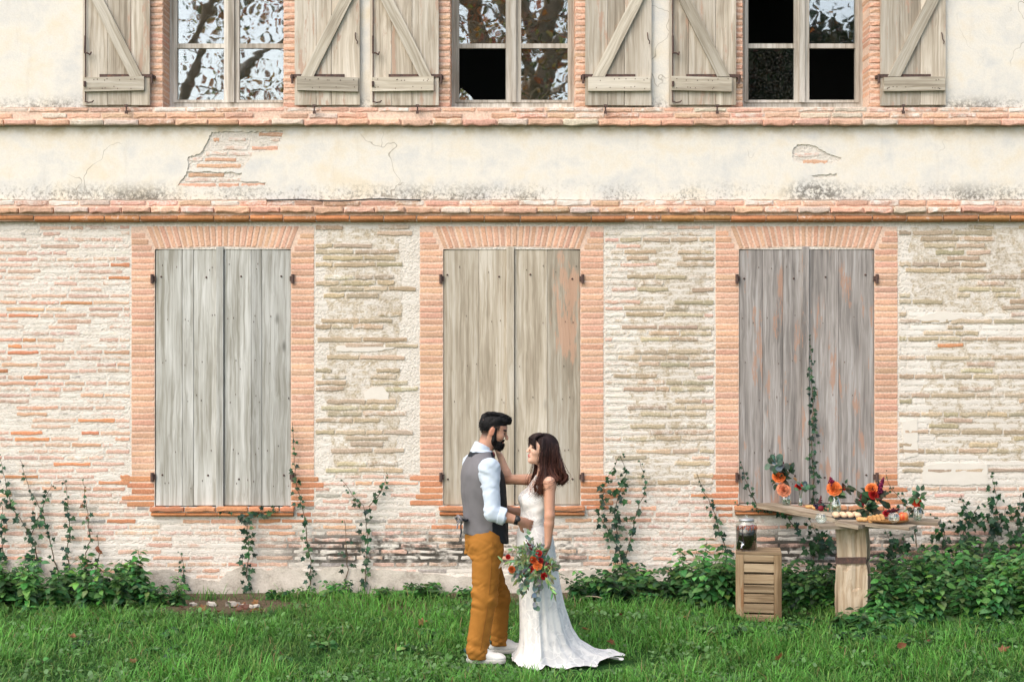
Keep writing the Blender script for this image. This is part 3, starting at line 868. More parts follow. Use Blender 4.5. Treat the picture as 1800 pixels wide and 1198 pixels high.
# ================================================================== upper windows
def window(wi):
    x0, x1 = [(297, 507), (793, 1010), (1307, 1517)][wi]
    YR = 0.25
    k = (YR - CAM_Y) / FPX
    fx = lambda px: (px - 900) * k
    fz = lambda py: CAM_Z - (py - 599) * k
    cxs = [(312, 394, 421, 503), (807, 889, 916, 998), (1315, 1396, 1422, 1503)][wi]
    W = empty('window', (0, 0, 0), 0, HOUSE)
    zb, zt = 4.43, UPZ1
    xa, xb = (UPX[wi][0] - 0.02, UPX[wi][1] + 0.02)
    m = MB()
    m.box(xa, fx(cxs[0]) - 0.035, YR, YR + 0.07, zb, zt); m.box(fx(cxs[3]) + 0.035, xb, YR, YR + 0.07, zb, zt)
    m.box(fx(cxs[0]) - 0.0345, fx(cxs[3]) + 0.0345, YR, YR + 0.07, zb, fz(181)); m.box(fx(cxs[0]) - 0.0345, fx(cxs[3]) + 0.0345, YR, YR + 0.07, zt - 0.09, zt)
    m.build('frame', M['wood_frame'], W)
    rows = [(176, 85), (77, -12), (-20, -109), (-117, -205)]
    mid = (cxs[1] + cxs[2]) / 2
    broken = {1: {(0, 0)}, 2: {(0, 1), (1, 0)}}.get(wi, set())
    for c in (0, 1):
        l, r = (cxs[0], cxs[1]) if c == 0 else (cxs[2], cxs[3])
        ol, orr = (l - 6.5, mid - 0.6) if c == 0 else (mid + 0.6, r + 6.5)
        m = MB()
        ya, yb = YR - 0.012, YR + 0.035
        m.box(fx(ol), fx(l), ya, yb, fz(181) + .002, zt - 0.092); m.box(fx(r), fx(orr), ya, yb, fz(181) + .002, zt - 0.092)
        m.box(fx(l), fx(r), ya + .002, yb, fz(181) + .002, fz(176)); m.box(fx(l), fx(r), ya + .002, yb, fz(-205), zt - 0.092)
        for (_, top), (bot, _) in zip(rows[:-1], rows[1:]):
            m.box(fx(l), fx(r), ya + 0.006, yb - 0.004, fz(top), fz(bot))
        if c == 1: m.box(fx(mid - 5), fx(mid + 5), ya - 0.02, ya - 0.001, fz(181) + .002, zt - 0.092)
        m.build('casement', M['wood_frame'], W)
        for ri, (bot, top) in enumerate(rows):
            if (c, ri) in broken:
                if wi == 1:
                    xs, zs = fx(l), fz(bot)
                    obj('glass_shard', poly_slab([[(xs, zs), (xs + 0.145, zs), (xs + 0.10, zs + 0.05), (xs + 0.025, zs + 0.115), (xs + 0.012, zs + 0.105), (xs, zs + 0.03)]], YR + 0.014, YR + 0.017), M['pane'], W)
                continue
            m = MB(); m.box(fx(l) - .004, fx(r) + .004, YR + 0.014, YR + 0.017, fz(bot) - .004, fz(top) + .004)
            p = m.build('pane', M['pane'], W)
            # old panes never sit quite true
            q = Vector((fx(l), YR, fz(bot)))
            rot = Euler((rb.uniform(-.004, .004), 0, rb.uniform(-.006, .006))).to_matrix().to_4x4()
            p.data.transform(Matrix.Translation(q) @ rot @ Matrix.Translation(-q))
    # brick jambs and the reveal behind them
    S = empty('window_surround', (0, 0, 0), 0, HOUSE)
    for side in (0, 1):
        for kk in range(23):
            yb = 188.5 - kk * 10.95
            if yb < -60: break
            e = UPX[wi][side] + (-0.008 if side else 0.008)
            w = 0.23 if kk % 2 else 0.235
            xx = e if side else e - w
            brick(S, xx, wz(yb), w, 9.3 / SW, rb.uniform(-0.004, 0.0), 0.27, vary(ORANGE, .12), rb.uniform(.1, .3), DM)
        e = UPX[wi][side]
        m = MB()
        m.box(min(e, e + (.23 if side else -.23)), max(e, e + (.23 if side else -.23)), 0.004, 0.0135, UPZ0 + 0.02, UPZ1 + 0.2)
        m.build('painted_band', M['paint_band'], S)
        m = MB()
        m.box(e - 0.004, e + 0.004, 0.014, 0.26, UPZ0 + 0.02, UPZ1)
        m.build('reveal', M['paint_band'], S)
for wi in range(3): window(wi)

# ================================================================== upper shutters, folded back against the wall
def upper_shutter(x0, x1, hinge, bars):
    S = empty('shutter', (0, 0, 0), 0, HOUSE)
    tag(S, label='open shutter with diagonal brace, folded back on the wall')
    zb, zt = wz(187.5), UPZ1 - 0.03
    ya, yb = -0.052, -0.024
    xs = [x0]
    for fr in (rb.uniform(.30, .36), rb.uniform(.52, .62)) if rb.random() < .5 else (rb.uniform(.28, .38), rb.uniform(.62, .72)):
        xs.append(x0 + (x1 - x0) * fr)
    xs.append(x1)
    for a, b in zip(xs[:-1], xs[1:]):
        d = rb.uniform(0, 0.003)
        plank(S, wx(a) + 0.0012, wx(b) - 0.0012, zb + rb.uniform(0, 0.007), zt, zt, ya + d, yb, M['wood_up'])
    L = hinge == 'l'
    ra, rz_ = (x0 + 4, x1 - 9) if not L else (x0 + 5, x1 - 3)
    tilt = rb.uniform(-1.5, 1.5)
    for yt in (138, -45, -215):
        m = MB()
        r0, r1 = wz(yt + 24.5), wz(yt)
        dz = tilt / SW
        q = [(wx(ra), r0 - dz), (wx(rz_), r0 + dz), (wx(rz_), r1 + dz), (wx(ra), r1 - dz)]
        obj('rail', poly_slab([q], ya - 0.030, ya + 0.002), M['wood_rail'], S)
    for y_lo, y_hi in ((137.5, -20.5), (-46, -190)):
        n = 150.0 / 158
        if L: a0, a1 = x0 + 12, x0 + 12 + (y_lo - y_hi) * 0.565
        else: a0, a1 = x1 - 12, x1 - 12 - (y_lo - y_hi) * 0.565
        w = 11 if not L else -11
        q = [(wx(a0), wz(y_lo)), (wx(a0 - 2 * w), wz(y_lo)), (wx(a1 - w * 1.1), wz(y_hi)), (wx(a1 + w * .9), wz(y_hi))]
        # brace mesh with a slight chamfer of its own
        c0, c1 = Vector(((q[0][0] + q[1][0]) / 2, 0, q[0][1])), Vector(((q[2][0] + q[3][0]) / 2, 0, q[2][1]))
        ang = math.atan2(c1.z - c0.z, c1.x - c0.x); ca_, sa_ = math.cos(ang), math.sin(ang)
        ql = [((x - c0.x) * ca_ + (zz - c0.z) * sa_, -(x - c0.x) * sa_ + (zz - c0.z) * ca_) for x, zz in q]
        o = obj('brace', poly_slab([ql], ya - 0.028, ya + 0.002), M['wood_brace'], S)
        o.location = c0; o.rotation_euler = (0, -ang, 0)
    m = MB()
    sx0, sx1 = (x0 - 3, x0 + 88) if L else (x1 - 88, x1 + 3)
    for yt in (132.5, -30):
        m.box(wx(sx0), wx(sx1), ya - 0.006, ya + 0.001, wz(yt + 5.5), wz(yt))
    m.build('hinge_strap', M['iron'], S)
    hx = x0 - 3.5 if L else x1 + 4
    m = MB()
    m.tube([(wx(hx), ya - 0.012, wz(149)), (wx(hx), ya - 0.012, wz(133))], 0.011, 8)
    m.box(wx(hx) - .02, wx(hx) + .02, -0.05, 0.02, wz(139), wz(134))
    m.build('hinge_pin', M['iron'], S)
    m = MB()
    for _ in range(13):
        nx, ny = rb.uniform(ra + 5, rz_ - 5), rb.choice([143, 157]) + rb.uniform(-2, 2)
        m.lathe([(0.0001, 0.0), (0.005, 0.0), (0.005, 0.01)], n=6)
        for i in range(len(m.v) - 18, len(m.v)):
            v = m.v[i]; m.v[i] = (wx(nx) + v[0], ya - 0.032 + v[2], wz(ny) + v[1])
    tag(m.build('nails', M['iron'], S), kind='stuff')
    m = MB()
    if bars:
        bx = x0 + 6
        m.tube([(wx(bx), ya - 0.014, wz(182)), (wx(bx), ya - 0.014, wz(-200))], 0.0065, 6)
        m.tube([(wx(bx), ya - 0.02, wz(66)), (wx(bx), ya - 0.03, wz(97))], 0.010, 6)
        m.tube([(wx(bx), ya - 0.02, wz(96)), (wx(bx + 5), ya - 0.05, wz(97)), (wx(bx + 10), ya - 0.05, wz(100)), (wx(bx + 11), ya - 0.03, wz(95))], 0.008, 6)
        m.tube([(wx(bx), ya - 0.014, wz(180)), (wx(bx + 6), ya - 0.03, wz(183)), (wx(bx + 13), ya - 0.03, wz(182)), (wx(bx + 15), ya - 0.03, wz(179))], 0.006, 6)
        m.tube([(wx(bx), ya - 0.036, wz(155)), (wx(bx), ya - 0.036, wz(146))], 0.012, 6)
        m.build('latch_bar', M['iron'], S)
    else:
        hx = x1 - 8
        m.tube([(wx(hx), ya - 0.002, wz(60)), (wx(hx), ya - 0.02, wz(64)), (wx(hx + 1), ya - 0.02, wz(72)), (wx(hx + 4), ya - 0.015, wz(76)), (wx(hx + 3), ya - 0.012, wz(80))], 0.005, 6)
        m.build('latch_hook', M['iron'], S)
for x0, x1, h, bars in ((148, 266, 'r', 1), (519, 634, 'l', 0), (651, 772, 'r', 1), (1028, 1145, 'l', 0), (1175, 1293, 'r', 1), (1545, 1660, 'l', 0)):
    upper_shutter(x0, x1, h, bars)
for px in (227, 555, 735, 1063, 1258, 1583):
    m = MB()
    m.tube([(wx(px), -0.05, wz(197)), (wx(px), -0.095, wz(198)), (wx(px), -0.098, wz(188))], 0.007, 6)
    m.box(wx(px - 3), wx(px + 3), -0.106, -0.09, wz(191), wz(187)); m.box(wx(px - 2.5), wx(px + 2.5), -0.104, -0.09, wz(203), wz(198))
    m.build('shutter_catch', M['iron'], HOUSE)

# ================================================================== trees across the garden (they stand behind the camera and show in the window panes)
rt = random.Random(5)
def leaf_quad(p, size, rnd, col, mb):
    a = Vector((rnd.gauss(0, 1), rnd.gauss(0, 1), rnd.gauss(0, 1))).normalized()
    b = a.cross(Vector((rnd.gauss(0, 1), rnd.gauss(0, 1), rnd.gauss(0, 1)))).normalized()
    mb.add([tuple(p - b * size * .5), tuple(p + a * size * .4), tuple(p + b * size * .6), tuple(p - a * size * .4)], [(0, 1, 2, 3)], col)

def garden_tree(x, y, h, r0, fork, leaves, cols, label, lean=0.0, spread=1.0, limbs=None, lsz=(.10, .24)):
    T = tag(empty('garden_tree', (x, y, 0)), label, 'tree', 'garden trees facing the house')
    tr = MB(); lf = MB(); tips = []
    def grow(p, d, L, r, depth):
        pts = [p]; rad = [r]; n = 4
        for i in range(n):
            d = (d + Vector((rt.gauss(0, .13), rt.gauss(0, .13), rt.gauss(0.02, .08)))).normalized()
            p = p + d * L / n
            pts.append(p); rad.append(r * (1 - .42 * (i + 1) / n))
        tr.tube(pts, rad, 8 if depth < 2 else 5)
        if depth >= 3: tips.extend(pts[1:])
        if depth == 4: return
        k = rt.choice([2, 3]) if depth else 3
        for j in range(k):
            a = rt.uniform(0, 2 * math.pi)
            nd = (d + Vector((math.cos(a), math.sin(a), 0)) * rt.uniform(.45, .95) * spread + Vector((0, 0, rt.uniform(-.1, .3)))).normalized()
            grow(p, nd, L * rt.uniform(.62, .8), rad[-1] * rt.uniform(.6, .8), depth + 1)
    if limbs:                                 # trunk and main limbs as they show, branching further by chance
        for pts, ra, rb_ in limbs:
            pts = [Vector(p) for p in pts]
            tr.tube(pts, [ra + (rb_ - ra) * i / (len(pts) - 1) for i in range(len(pts))], 10)
            for i in range(1, len(pts)):
                if pts[i].z > 6.5:
                    for _ in range(3):
                        d = Vector((rt.gauss(0, 1), rt.gauss(0, .7), rt.gauss(.35, .6))).normalized()
                        grow(pts[i].lerp(pts[i - 1], rt.random() * .6), d, rt.uniform(1.6, 2.8), rb_ * rt.uniform(.3, .5), 2)
    else:
        grow(Vector((0, 0, -0.2)), Vector((lean, 0, 1)), fork, r0, 0)
    for _ in range(leaves):
        t = rt.choice(tips)
        leaf_quad(t + Vector((rt.gauss(0, .55), rt.gauss(0, .55), rt.gauss(0, .45))), rt.uniform(*lsz), rt, tuple(c * rt.uniform(.6, 1.3) for c in rt.choice(cols)), lf)
    tr.build('trunk', M['bark'], T, smooth=True)
    tag(lf.build('crown', M['leaf'], T), kind='stuff')
M['bark'] = simple('pale_bark', (0.58, 0.42, 0.26), 0.9, var=0.4, scale=5)
AUT = [(0.68, 0.29, 0.08), (0.46, 0.24, 0.09), (0.72, 0.45, 0.17), (0.20, 0.18, 0.07)]
GRN = [(0.035, 0.055, 0.018), (0.05, 0.07, 0.02), (0.12, 0.08, 0.03)]
garden_tree(-9.0, -20, 14, 0.30, 6.6, 12000, AUT, 'slender garden tree with sparse autumn leaves', lsz=(.06, .16), limbs=[
    ([(0, 0, -.2), (.1, 0, 3), (.4, 0, 5.5), (.9, 0, 7.6), (1.5, 0, 9.2), (2.3, .2, 10.8), (3.2, .2, 12.5)], .20, .05),
    ([(.5, 0, 6.0), (1.6, .1, 7.4), (2.7, .2, 8.3), (3.9, .2, 9.4), (4.6, .2, 10.8)], .13, .05), ([(.2, 0, 4.5), (-.8, 0, 7), (-1.6, 0, 10)], .15, .05)])
garden_tree(0.0, -19.5, 15, 0.70, 7.4, 9000, AUT, 'large forked garden tree with thick pale limbs', lsz=(.07, .17), limbs=[
    ([(-.3, 0, -.2), (-.3, 0, 4), (-.4, 0, 7.2)], .62, .42), ([(-.4, 0, 7.0), (-.75, .1, 8.4), (-.95, 0, 9.6), (-1.5, 0, 12)], .36, .15), ([(-.35, 0, 6.6), (.25, -.1, 8.0), (.9, 0, 9.4), (1.2, .1, 10.4), (1.3, 0, 13)], .34, .14), ([(.8, 0, 9.0), (.35, .2, 10.2), (.2, .2, 12)], .2, .08)])
garden_tree(7.0, -20.5, 14, 0.5, 4.2, 20000, GRN, 'dense dark evergreen garden tree', spread=1.1)
garden_tree(11.5, -23, 14, 0.5, 4.2, 9000, GRN, 'broad dark evergreen garden tree', spread=1.1)

# ================================================================== lawn
rg = random.Random(21)
def in_dirt(x, y):
    """bare strip at the foot of the wall and the dirt patch"""
    q = P(0, 0, y)
    edge = -0.42 + 0.16 * mnoise.noise(Vector((x * 1.1, 0.5, 9.0)))
    if y > edge: return 0.9 if y > edge + 0.12 else 0.6
    d = math.hypot((x + 2.45) / 0.62, (y + 0.72) / 0.34)
    if d < 1: return 0.97
    return 0.0

def under_dress(x, y):
    # the train and the shoes press the grass down
    if (abs((x - .40) / .50) ** 2.4 + abs((y + 2.88) / .27) ** 2.4) < 1: return .97
    if math.hypot((x + .18) / .22, (y + 2.83) / .14) < 1 or math.hypot((x + .0) / .2, (y + 2.53) / .10) < 1: return .8
    return 0.0
def trampled(x, y): return min(1.0, max(.42, math.hypot((x - .2) / 1.1, (y + 2.95) / .62) * .9))

def make_lawn():
    N = 95000
    rs = np.random.RandomState(4)
    x = rs.uniform(-5.6, 5.6, N); y = rs.uniform(-4.6, -0.05, N)
    # tufts
    tx = rs.uniform(-5.6, 5.6, 900); ty = rs.uniform(-4.6, -0.3, 900)
    k = rs.randint(0, 900, N); near = rs.rand(N) < 0.45
    x[near] = tx[k[near]] + rs.normal(0, .055, near.sum()); y[near] = ty[k[near]] + rs.normal(0, .055, near.sum())
    keep = np.array([rs.rand() > max(in_dirt(a, b), under_dress(a, b)) for a, b in zip(x, y)])
    x, y, near = x[keep], y[keep], near[keep]
    n = len(x)
    patch = np.array([mnoise.noise(Vector((a * 0.9, b * 1.3, 0.3))) for a, b in zip(x, y)])
    gz = np.array([ground_h(a, b) for a, b in zip(x, y)])
    L = rs.uniform(.05, .135, n) * (1 + 0.45 * near) * (1 + .5 * patch) * np.array([trampled(a, b) for a, b in zip(x, y)])
    az = rs.uniform(0, 2 * np.pi, n) * .75 + 1.2 * patch
    bend = rs.uniform(.5, 2.0, n)
    w = rs.uniform(.0022, .0048, n)
    V = np.zeros((n, 7, 3)); 
    dx, dy = np.cos(az), np.sin(az); sx, sy = -dy, dx
    tw = rs.uniform(-.6, .6, n)
    for j, t in enumerate((0, .4, .75, 1.0)):
        out = L * (np.sin(bend * t) / np.maximum(bend, .1)) * bend * .8 * t
        up = L * t * np.cos(bend * t * .85)
        cx = x + dx * out; cy = y + dy * out; cz = gz - .004 + np.maximum(up, .006 * t)
        ww = w * (1, .9, .6, 0)[j]
        if j < 3:
            V[:, 2 * j] = np.stack([cx - sx * ww, cy - sy * ww, cz], 1); V[:, 2 * j + 1] = np.stack([cx + sx * ww, cy + sy * ww, cz], 1)
        else: V[:, 6] = np.stack([cx, cy, cz], 1)
    base = np.arange(n)[:, None] * 7
    q1 = base + np.array([0, 1, 3, 2]); q2 = base + np.array([2, 3, 5, 4]); t3 = base + np.array([4, 5, 6])
    faces = q1.tolist() + q2.tolist() + t3.tolist()
    c = np.array([0.080, 0.228, 0.036])[None, :] * rs.uniform(.5, 1.7, (n, 1)) * (1 + .55 * patch[:, None])
    yel = rs.rand(n) < .22
    c[yel] = np.array([0.15, 0.27, 0.055]) * rs.uniform(.6, 1.3, (yel.sum(), 1))
    dry = rs.rand(n) < .02
    c[dry] = np.array([0.26, 0.21, 0.09])
    C = np.repeat(c[:, None, :], 7, 1)
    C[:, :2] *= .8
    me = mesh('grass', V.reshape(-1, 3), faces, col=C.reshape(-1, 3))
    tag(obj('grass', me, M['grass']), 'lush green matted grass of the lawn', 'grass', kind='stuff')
make_lawn()

def make_clover():
    rs = random.Random(61); mb = MB()
    cen = [(rs.uniform(-5.3, 5.3), rs.uniform(-3.9, -.7)) for _ in range(130)]
    for _ in range(5200):
        cx, cy = rs.choice(cen); x, y = rs.gauss(cx, .16), rs.gauss(cy, .13)
        if rs.random() < max(in_dirt(x, y), under_dress(x, y)): continue
        z = ground_h(x, y) + rs.uniform(.025, .085) * trampled(x, y); s = rs.uniform(.008, .021); a = rs.uniform(0, 6.28)
        tx, ty = rs.gauss(0, .35), rs.gauss(-.25, .35); k = rs.uniform(.6, 1.5)
        vs = [(x + s * math.cos(a + q * 1.047) * (1 if q % 2 else .8), y + s * math.sin(a + q * 1.047), z - s * (tx * math.cos(a + q * 1.047) + ty * math.sin(a + q * 1.047))) for q in range(6)]
        mb.add(vs, [(0, 1, 2, 3, 4, 5)], tuple(c * k for c in rs.choice([(.08, .20, .045), (.11, .23, .07), (.14, .25, .10), (.06, .15, .03)])))
    tag(mb.build('clover', M['grass']), 'patches of small round clover leaves in the lawn', 'clover', kind='stuff')
make_clover()

IVY = [(0, 0), (.16, -.05), (.42, .02), (.30, .20), (.50, .46), (.22, .52), (0, 1.0), (-.22, .52), (-.50, .46), (-.30, .20), (-.42, .02), (-.16, -.05)]
OVAL = [(0, 0), (.20, .12), (.32, .36), (.24, .66), (0, 1.0), (-.24, .66), (-.32, .36), (-.20, .12)]
ROUND = [(0, 0), (.3, .08), (.48, .36), (.42, .7), (.16, .96), (-.16, .96), (-.42, .7), (-.48, .36), (-.3, .08)]
SLIM = [(0, 0), (.10, .2), (.13, .5), (.07, .8), (0, 1.0), (-.07, .8), (-.13, .5), (-.10, .2)]
def leaf(mb, shape, p, d, nrm, size, col, fold=.22, droop=.15):
    """one leaf blade: p base, d pointing direction, nrm facing"""
    d = Vector(d).normalized(); nrm = Vector(nrm)
    s = d.cross(nrm)
    if s.length < 1e-4: s = d.cross(Vector((0.3, 1, .2)))
    s.normalize(); nn = s.cross(d).normalized()
    vs = [tuple(Vector(p) + d * (.45 * size))]
    for a, b in shape:
        vs.append(tuple(Vector(p) + s * (a * size) + d * (b * size) + nn * (abs(a) * fold * size - droop * b * b * size)))
    k = len(shape)
    mb.add(vs, [(0, 1 + i, 1 + (i + 1) % k) for i in range(k)], col)

IVYC = [(0.022, 0.068, 0.034), (0.036, 0.095, 0.046), (0.018, 0.050, 0.026), (0.06, 0.13, 0.06)]
NETC = [(0.032, 0.115, 0.032), (0.052, 0.155, 0.042), (0.020, 0.075, 0.026), (0.08, 0.20, 0.06)]
DARKC = [(0.012, 0.040, 0.018), (0.020, 0.060, 0.024), (0.03, 0.08, 0.03)]
rv = random.Random(33)

def ivy(paths, dens, size, label, wide=5.0, cols=IVYC, brown=0.0, group=None, y0=-0.03):
    """ivy stems climbing the wall along photograph polylines"""
    st = MB(); lf = MB()
    base = P(paths[0][-1][0], paths[0][-1][1], -0.05)
    T = tag(empty('ivy_vine', (base.x, -0.06, 0.0)), label, 'ivy', group)
    off = Vector((base.x, -0.06, 0.0))
    for path in paths:
        pts = []
        for (a, b) in zip(path[:-1], path[1:]):
            n = max(2, int(math.hypot(b[0] - a[0], b[1] - a[1]) / 7))
            for i in range(n):
                t = i / n
                pts.append((a[0] + (b[0] - a[0]) * t + rv.uniform(-1.5, 1.5), a[1] + (b[1] - a[1]) * t))
        pts.append(path[-1])
        P3 = [P(a, b, y0 - rv.uniform(0, .012)) - off for a, b in pts]
        st.tube(P3, [.0022 + .0035 * i / len(P3) for i in range(len(P3))], 5)
        for i, q in enumerate(P3):
            taper = min(1.0, .45 + 1.6 * i / len(P3))
            k = dens * taper
            k = int(k) + (rv.random() < k - int(k))
            for _ in range(k):
                a = rv.uniform(0, 2 * math.pi)
                o = Vector((rv.gauss(0, wide * taper / SW), -rv.uniform(0, .05), rv.gauss(0, 4 / SW)))
                d = Vector((math.cos(a), -.25, math.sin(a) * .8 - .5))
                nr = Vector((rv.gauss(0, .35), -1, rv.gauss(.25, .35)))
                c = rv.choice(cols)
                if rv.random() < brown: c = (0.20, 0.085, 0.035)
                leaf(lf, IVY, q + o, d, nr, size * rv.uniform(.6, 1.25) * taper, tuple(x * rv.uniform(.7, 1.3) for x in c))
    st.build('stem', M['stem'], T, smooth=True)
    tag(lf.build('leaves', M['leaf'], T), kind='stuff')
    return T

ivy([[(0, 805), (10, 850), (20, 890), (48, 930), (62, 962), (66, 1000)], [(-10, 870), (5, 890), (0, 930), (10, 990)]], 1.5, .062, 'ivy vine at the far end of the wall beyond the shuttered windows')
ivy([[(36, 808), (52, 860), (72, 895), (86, 940), (96, 985), (104, 1010)]], .9, .05, 'thin wavy ivy vine climbing to the highest point beside others', 3)
ivy([[(92, 850), (78, 880), (70, 905), (52, 945)], [(95, 848), (112, 842), (118, 860), (120, 900), (124, 930), (118, 970), (122, 1010)]], 1.4, .052, 'ivy vine hooking over in an arch near the painted brick band', 4)
ivy([[(146, 840), (150, 880), (156, 915), (158, 950), (148, 985), (150, 1010)], [(172, 935), (174, 980), (168, 1005)]], 1.0, .048, 'ivy vine with brown withered leaves on whitewashed bricks', 4, brown=.45)
ivy([[(319, 972), (322, 1000), (326, 1025), (318, 1052)]], 2.2, .042, 'short dense ivy tuft on the cement plinth below the pale grey shutters', 4)
ivy([[(388, 898), (410, 904), (432, 908), (436, 940), (438, 975), (432, 1005), (440, 1038)], [(492, 892), (465, 900), (440, 906)]], 2.4, .056, 'ivy vine spreading in a T along the sill of the pale grey shutters', 6)
ivy([[(514, 742), (517, 790), (519, 830), (524, 862), (534, 900), (538, 940), (546, 985), (545, 1040)]], 1.5, .045, 'long ivy vine climbing beside the edge of the pale grey shutters', 4.5)
ivy([[(600, 842), (618, 868), (638, 888), (646, 930), (644, 980), (642, 1040)], [(683, 832), (668, 866), (648, 890)]], 1.5, .05, 'Y-shaped ivy vine on the tan earth brick pier', 5)
ivy([[(606, 915), (608, 960), (612, 1000), (602, 1040)]], 1.0, .042, 'faint thin ivy vine on soot-stained bricks', 6)
ivy([[(1090, 800), (1066, 842), (1058, 880), (1052, 905), (1072, 935), (1088, 965), (1098, 1010)], [(1090, 800), (1102, 830), (1090, 865), (1080, 895), (1086, 940)]], 2.0, .06, 'ivy vine forming a pointed loop beside the beige shutters', 6)
ivy([[(1126, 812), (1134, 845), (1132, 870), (1118, 900), (1110, 940), (1100, 980)]], 1.5, .05, 'slim ivy strand on the second earth brick pier', 3.5)
ivy([[(1226, 832), (1236, 862), (1252, 890), (1262, 925), (1274, 955), (1280, 1000)]], 1.4, .05, 'ivy vine slanting down toward the wooden crate', 4)
ivy([[(1424, 590), (1426, 660), (1430, 730), (1427, 790), (1430, 840), (1428, 888)]], 2.2, .045, 'ivy growing up the gap between the red-traced shutter leaves', 3.5, y0=-0.02)
ivy([[(1302, 812), (1312, 846), (1322, 870), (1332, 892)], [(1290, 885), (1310, 888), (1345, 892), (1380, 905), (1400, 930)]], 1.5, .05, 'ivy creeping along the sill behind the drink dispenser', 5)
ivy([[(1556, 832), (1566, 856), (1580, 874), (1594, 890), (1606, 920), (1612, 960)]], 1.6, .05, 'ivy strand beside the orange jamb above the table', 4)
for k, (pa, lb) in enumerate([
        ([[(1640, 905), (1660, 930), (1655, 980), (1670, 1020)]], 'dark bushy ivy behind the red flower glass'),
        ([[(1688, 868), (1700, 905), (1692, 950), (1700, 1010)], [(1720, 885), (1705, 920)]], 'dark bushy ivy below the pale cement patch'),
        ([[(1745, 838), (1752, 880), (1748, 930), (1738, 1010)], [(1770, 890), (1755, 930)]], 'tallest dark bushy ivy above the nettle thicket'),
        ([[(1795, 868), (1788, 910), (1792, 960), (1780, 1010)]], 'dark bushy ivy at the outer end of the nettle thicket'),
        ([[(1420, 905), (1435, 940), (1428, 990), (1440, 1030)], [(1455, 935), (1440, 965)]], 'dark bushy ivy between crate and timber post'),
        ([[(1555, 930), (1570, 960), (1560, 1010)], [(1590, 940), (1575, 970)]], 'dark bushy ivy just behind the timber post')]):
    ivy(pa, 3.2, .068, lb, 12, DARKC)

# ------------------------------------------------------------------ nettles, brambles and other weeds
def weed(x, y, h, kind, label, group, nm, lean=None):
    st = MB(); lf = MB()
    T = tag(empty(nm, (x, y, ground_h(x, y) - .01)), label, 'weed', group)
    ns = {'nettle': 4, 'bramble': 4, 'dock': 1, 'low': 5}[kind]
    for s in range(ns):
        a = rv.uniform(0, 2 * math.pi); hh = h * rv.uniform(.6, 1.08)
        ln = rv.uniform(.05, .32) if kind == 'nettle' else rv.uniform(.25, .75)
        dx, dy = math.cos(a) * ln * hh, math.sin(a) * ln * hh * .6
        pts = []
        for i in range(7):
            t = i / 6
            pts.append(Vector((dx * t * t + rv.gauss(0, .004), dy * t * t, hh * (t - (.25 if kind == 'bramble' else .06) * t ** 3))))
        if kind != 'dock': st.tube(pts, [.004 * (1 - .6 * i / 6) for i in range(7)], 5)
        n = {'nettle': 9, 'bramble': 8, 'dock': 0, 'low': 5}[kind]
        for i in range(n):
            t = .12 + .88 * i / (n - 1) if n > 1 else 1
            f = t * 6; i0 = min(5, int(f)); q = pts[i0].lerp(pts[i0 + 1], f - i0)
            sz = {'nettle': .085, 'bramble': .075, 'low': .05}[kind] * (1.2 - .5 * t) * rv.uniform(.7, 1.4)
            b = (i % 2) * math.pi / 2 + rv.uniform(-.4, .4)
            col = rv.choice(NETC if kind != 'bramble' else NETC + DARKC)
            for k in range({'nettle': 2, 'bramble': 3, 'low': 2}[kind]):
                ang = b + k * (math.pi if kind == 'nettle' else 2.1)
                d = Vector((math.cos(ang), math.sin(ang), rv.uniform(-.35, .25)))
                leaf(lf, ROUND if kind == 'low' else OVAL, q + d * .012, d, Vector((rv.gauss(0, .25), rv.gauss(-.25, .25), 1)), sz, tuple(c * rv.uniform(.7, 1.3) for c in col), .18, .3)
    if kind == 'dock':
        for k in range(7):
            ang = k * .9 + rv.uniform(-.3, .3)
            d = Vector((math.cos(ang), math.sin(ang), rv.uniform(.4, 1.2)))
            leaf(lf, OVAL, d * .02, d, Vector((-d.x, -d.y, 1)), h * rv.uniform(.6, 1.1), tuple(c * rv.uniform(1.1, 1.9) for c in rv.choice(NETC)), .15, .45)
        st.tube([(0, 0, -.02), (0, 0, .03)], .006, 6)
    st.build('stem', M['green_stem'], T)
    tint = rv.uniform(.75, 1.9)
    lf.c = [(c[0] * tint * 1.1, c[1] * tint, c[2] * tint * .9) for c in lf.c]
    tag(lf.build('leaves', M['leaf'], T), kind='stuff')

def scatter(n, px0, px1, y0, y1, h0, h1, kind, nm, label, group):
    for _ in range(n):
        y = rv.uniform(y0, y1)
        x = P(rv.uniform(px0, px1), 0, y).x
        weed(x, y, rv.uniform(h0, h1), kind, label, group, nm)
scatter(52, -60, 265, -1.0, -.12, .22, .46, 'nettle', 'nettle_plant', 'nettle in the thicket at the foot of the brick wall with arching ivy', 'nettles under the arching ivy')
scatter(16, 180, 320, -.75, -.25, .10, .22, 'low', 'weed_plant', 'low leafy weed where the nettle thicket thins toward the dirt patch', 'low weeds by the dirt patch')
scatter(16, 470, 830, -.42, -.1, .07, .16, 'low', 'weed_plant', 'low leafy weed against the cement plinth behind the man', 'low weeds along the plinth')
for px, py, h in ((690, 1030, .20), (560, 1035, .14), (775, 1035, .16), (735, 1030, .24)):
    weed(P(px, 0, -.3).x, -.3, h, 'dock', 'broad-leaved dock plant with bright upright leaves by the plinth', 'dock plants by the plinth', 'dock_plant')
scatter(34, 1000, 1250, -.70, -.1, .12, .46, 'bramble', 'bramble_plant', 'arching bramble with small leaves along the wall behind the bride', 'brambles behind the bride')
scatter(26, 1195, 1300, -.85, -.15, .25, .58, 'nettle', 'nettle_plant', 'tall nettle clumped beside the wooden crate', 'nettles beside the crate')
scatter(26, 1375, 1470, -1.0, -.12, .2, .5, 'bramble', 'bramble_plant', 'dark bramble filling the gap between crate and timber post', 'brambles between crate and post')
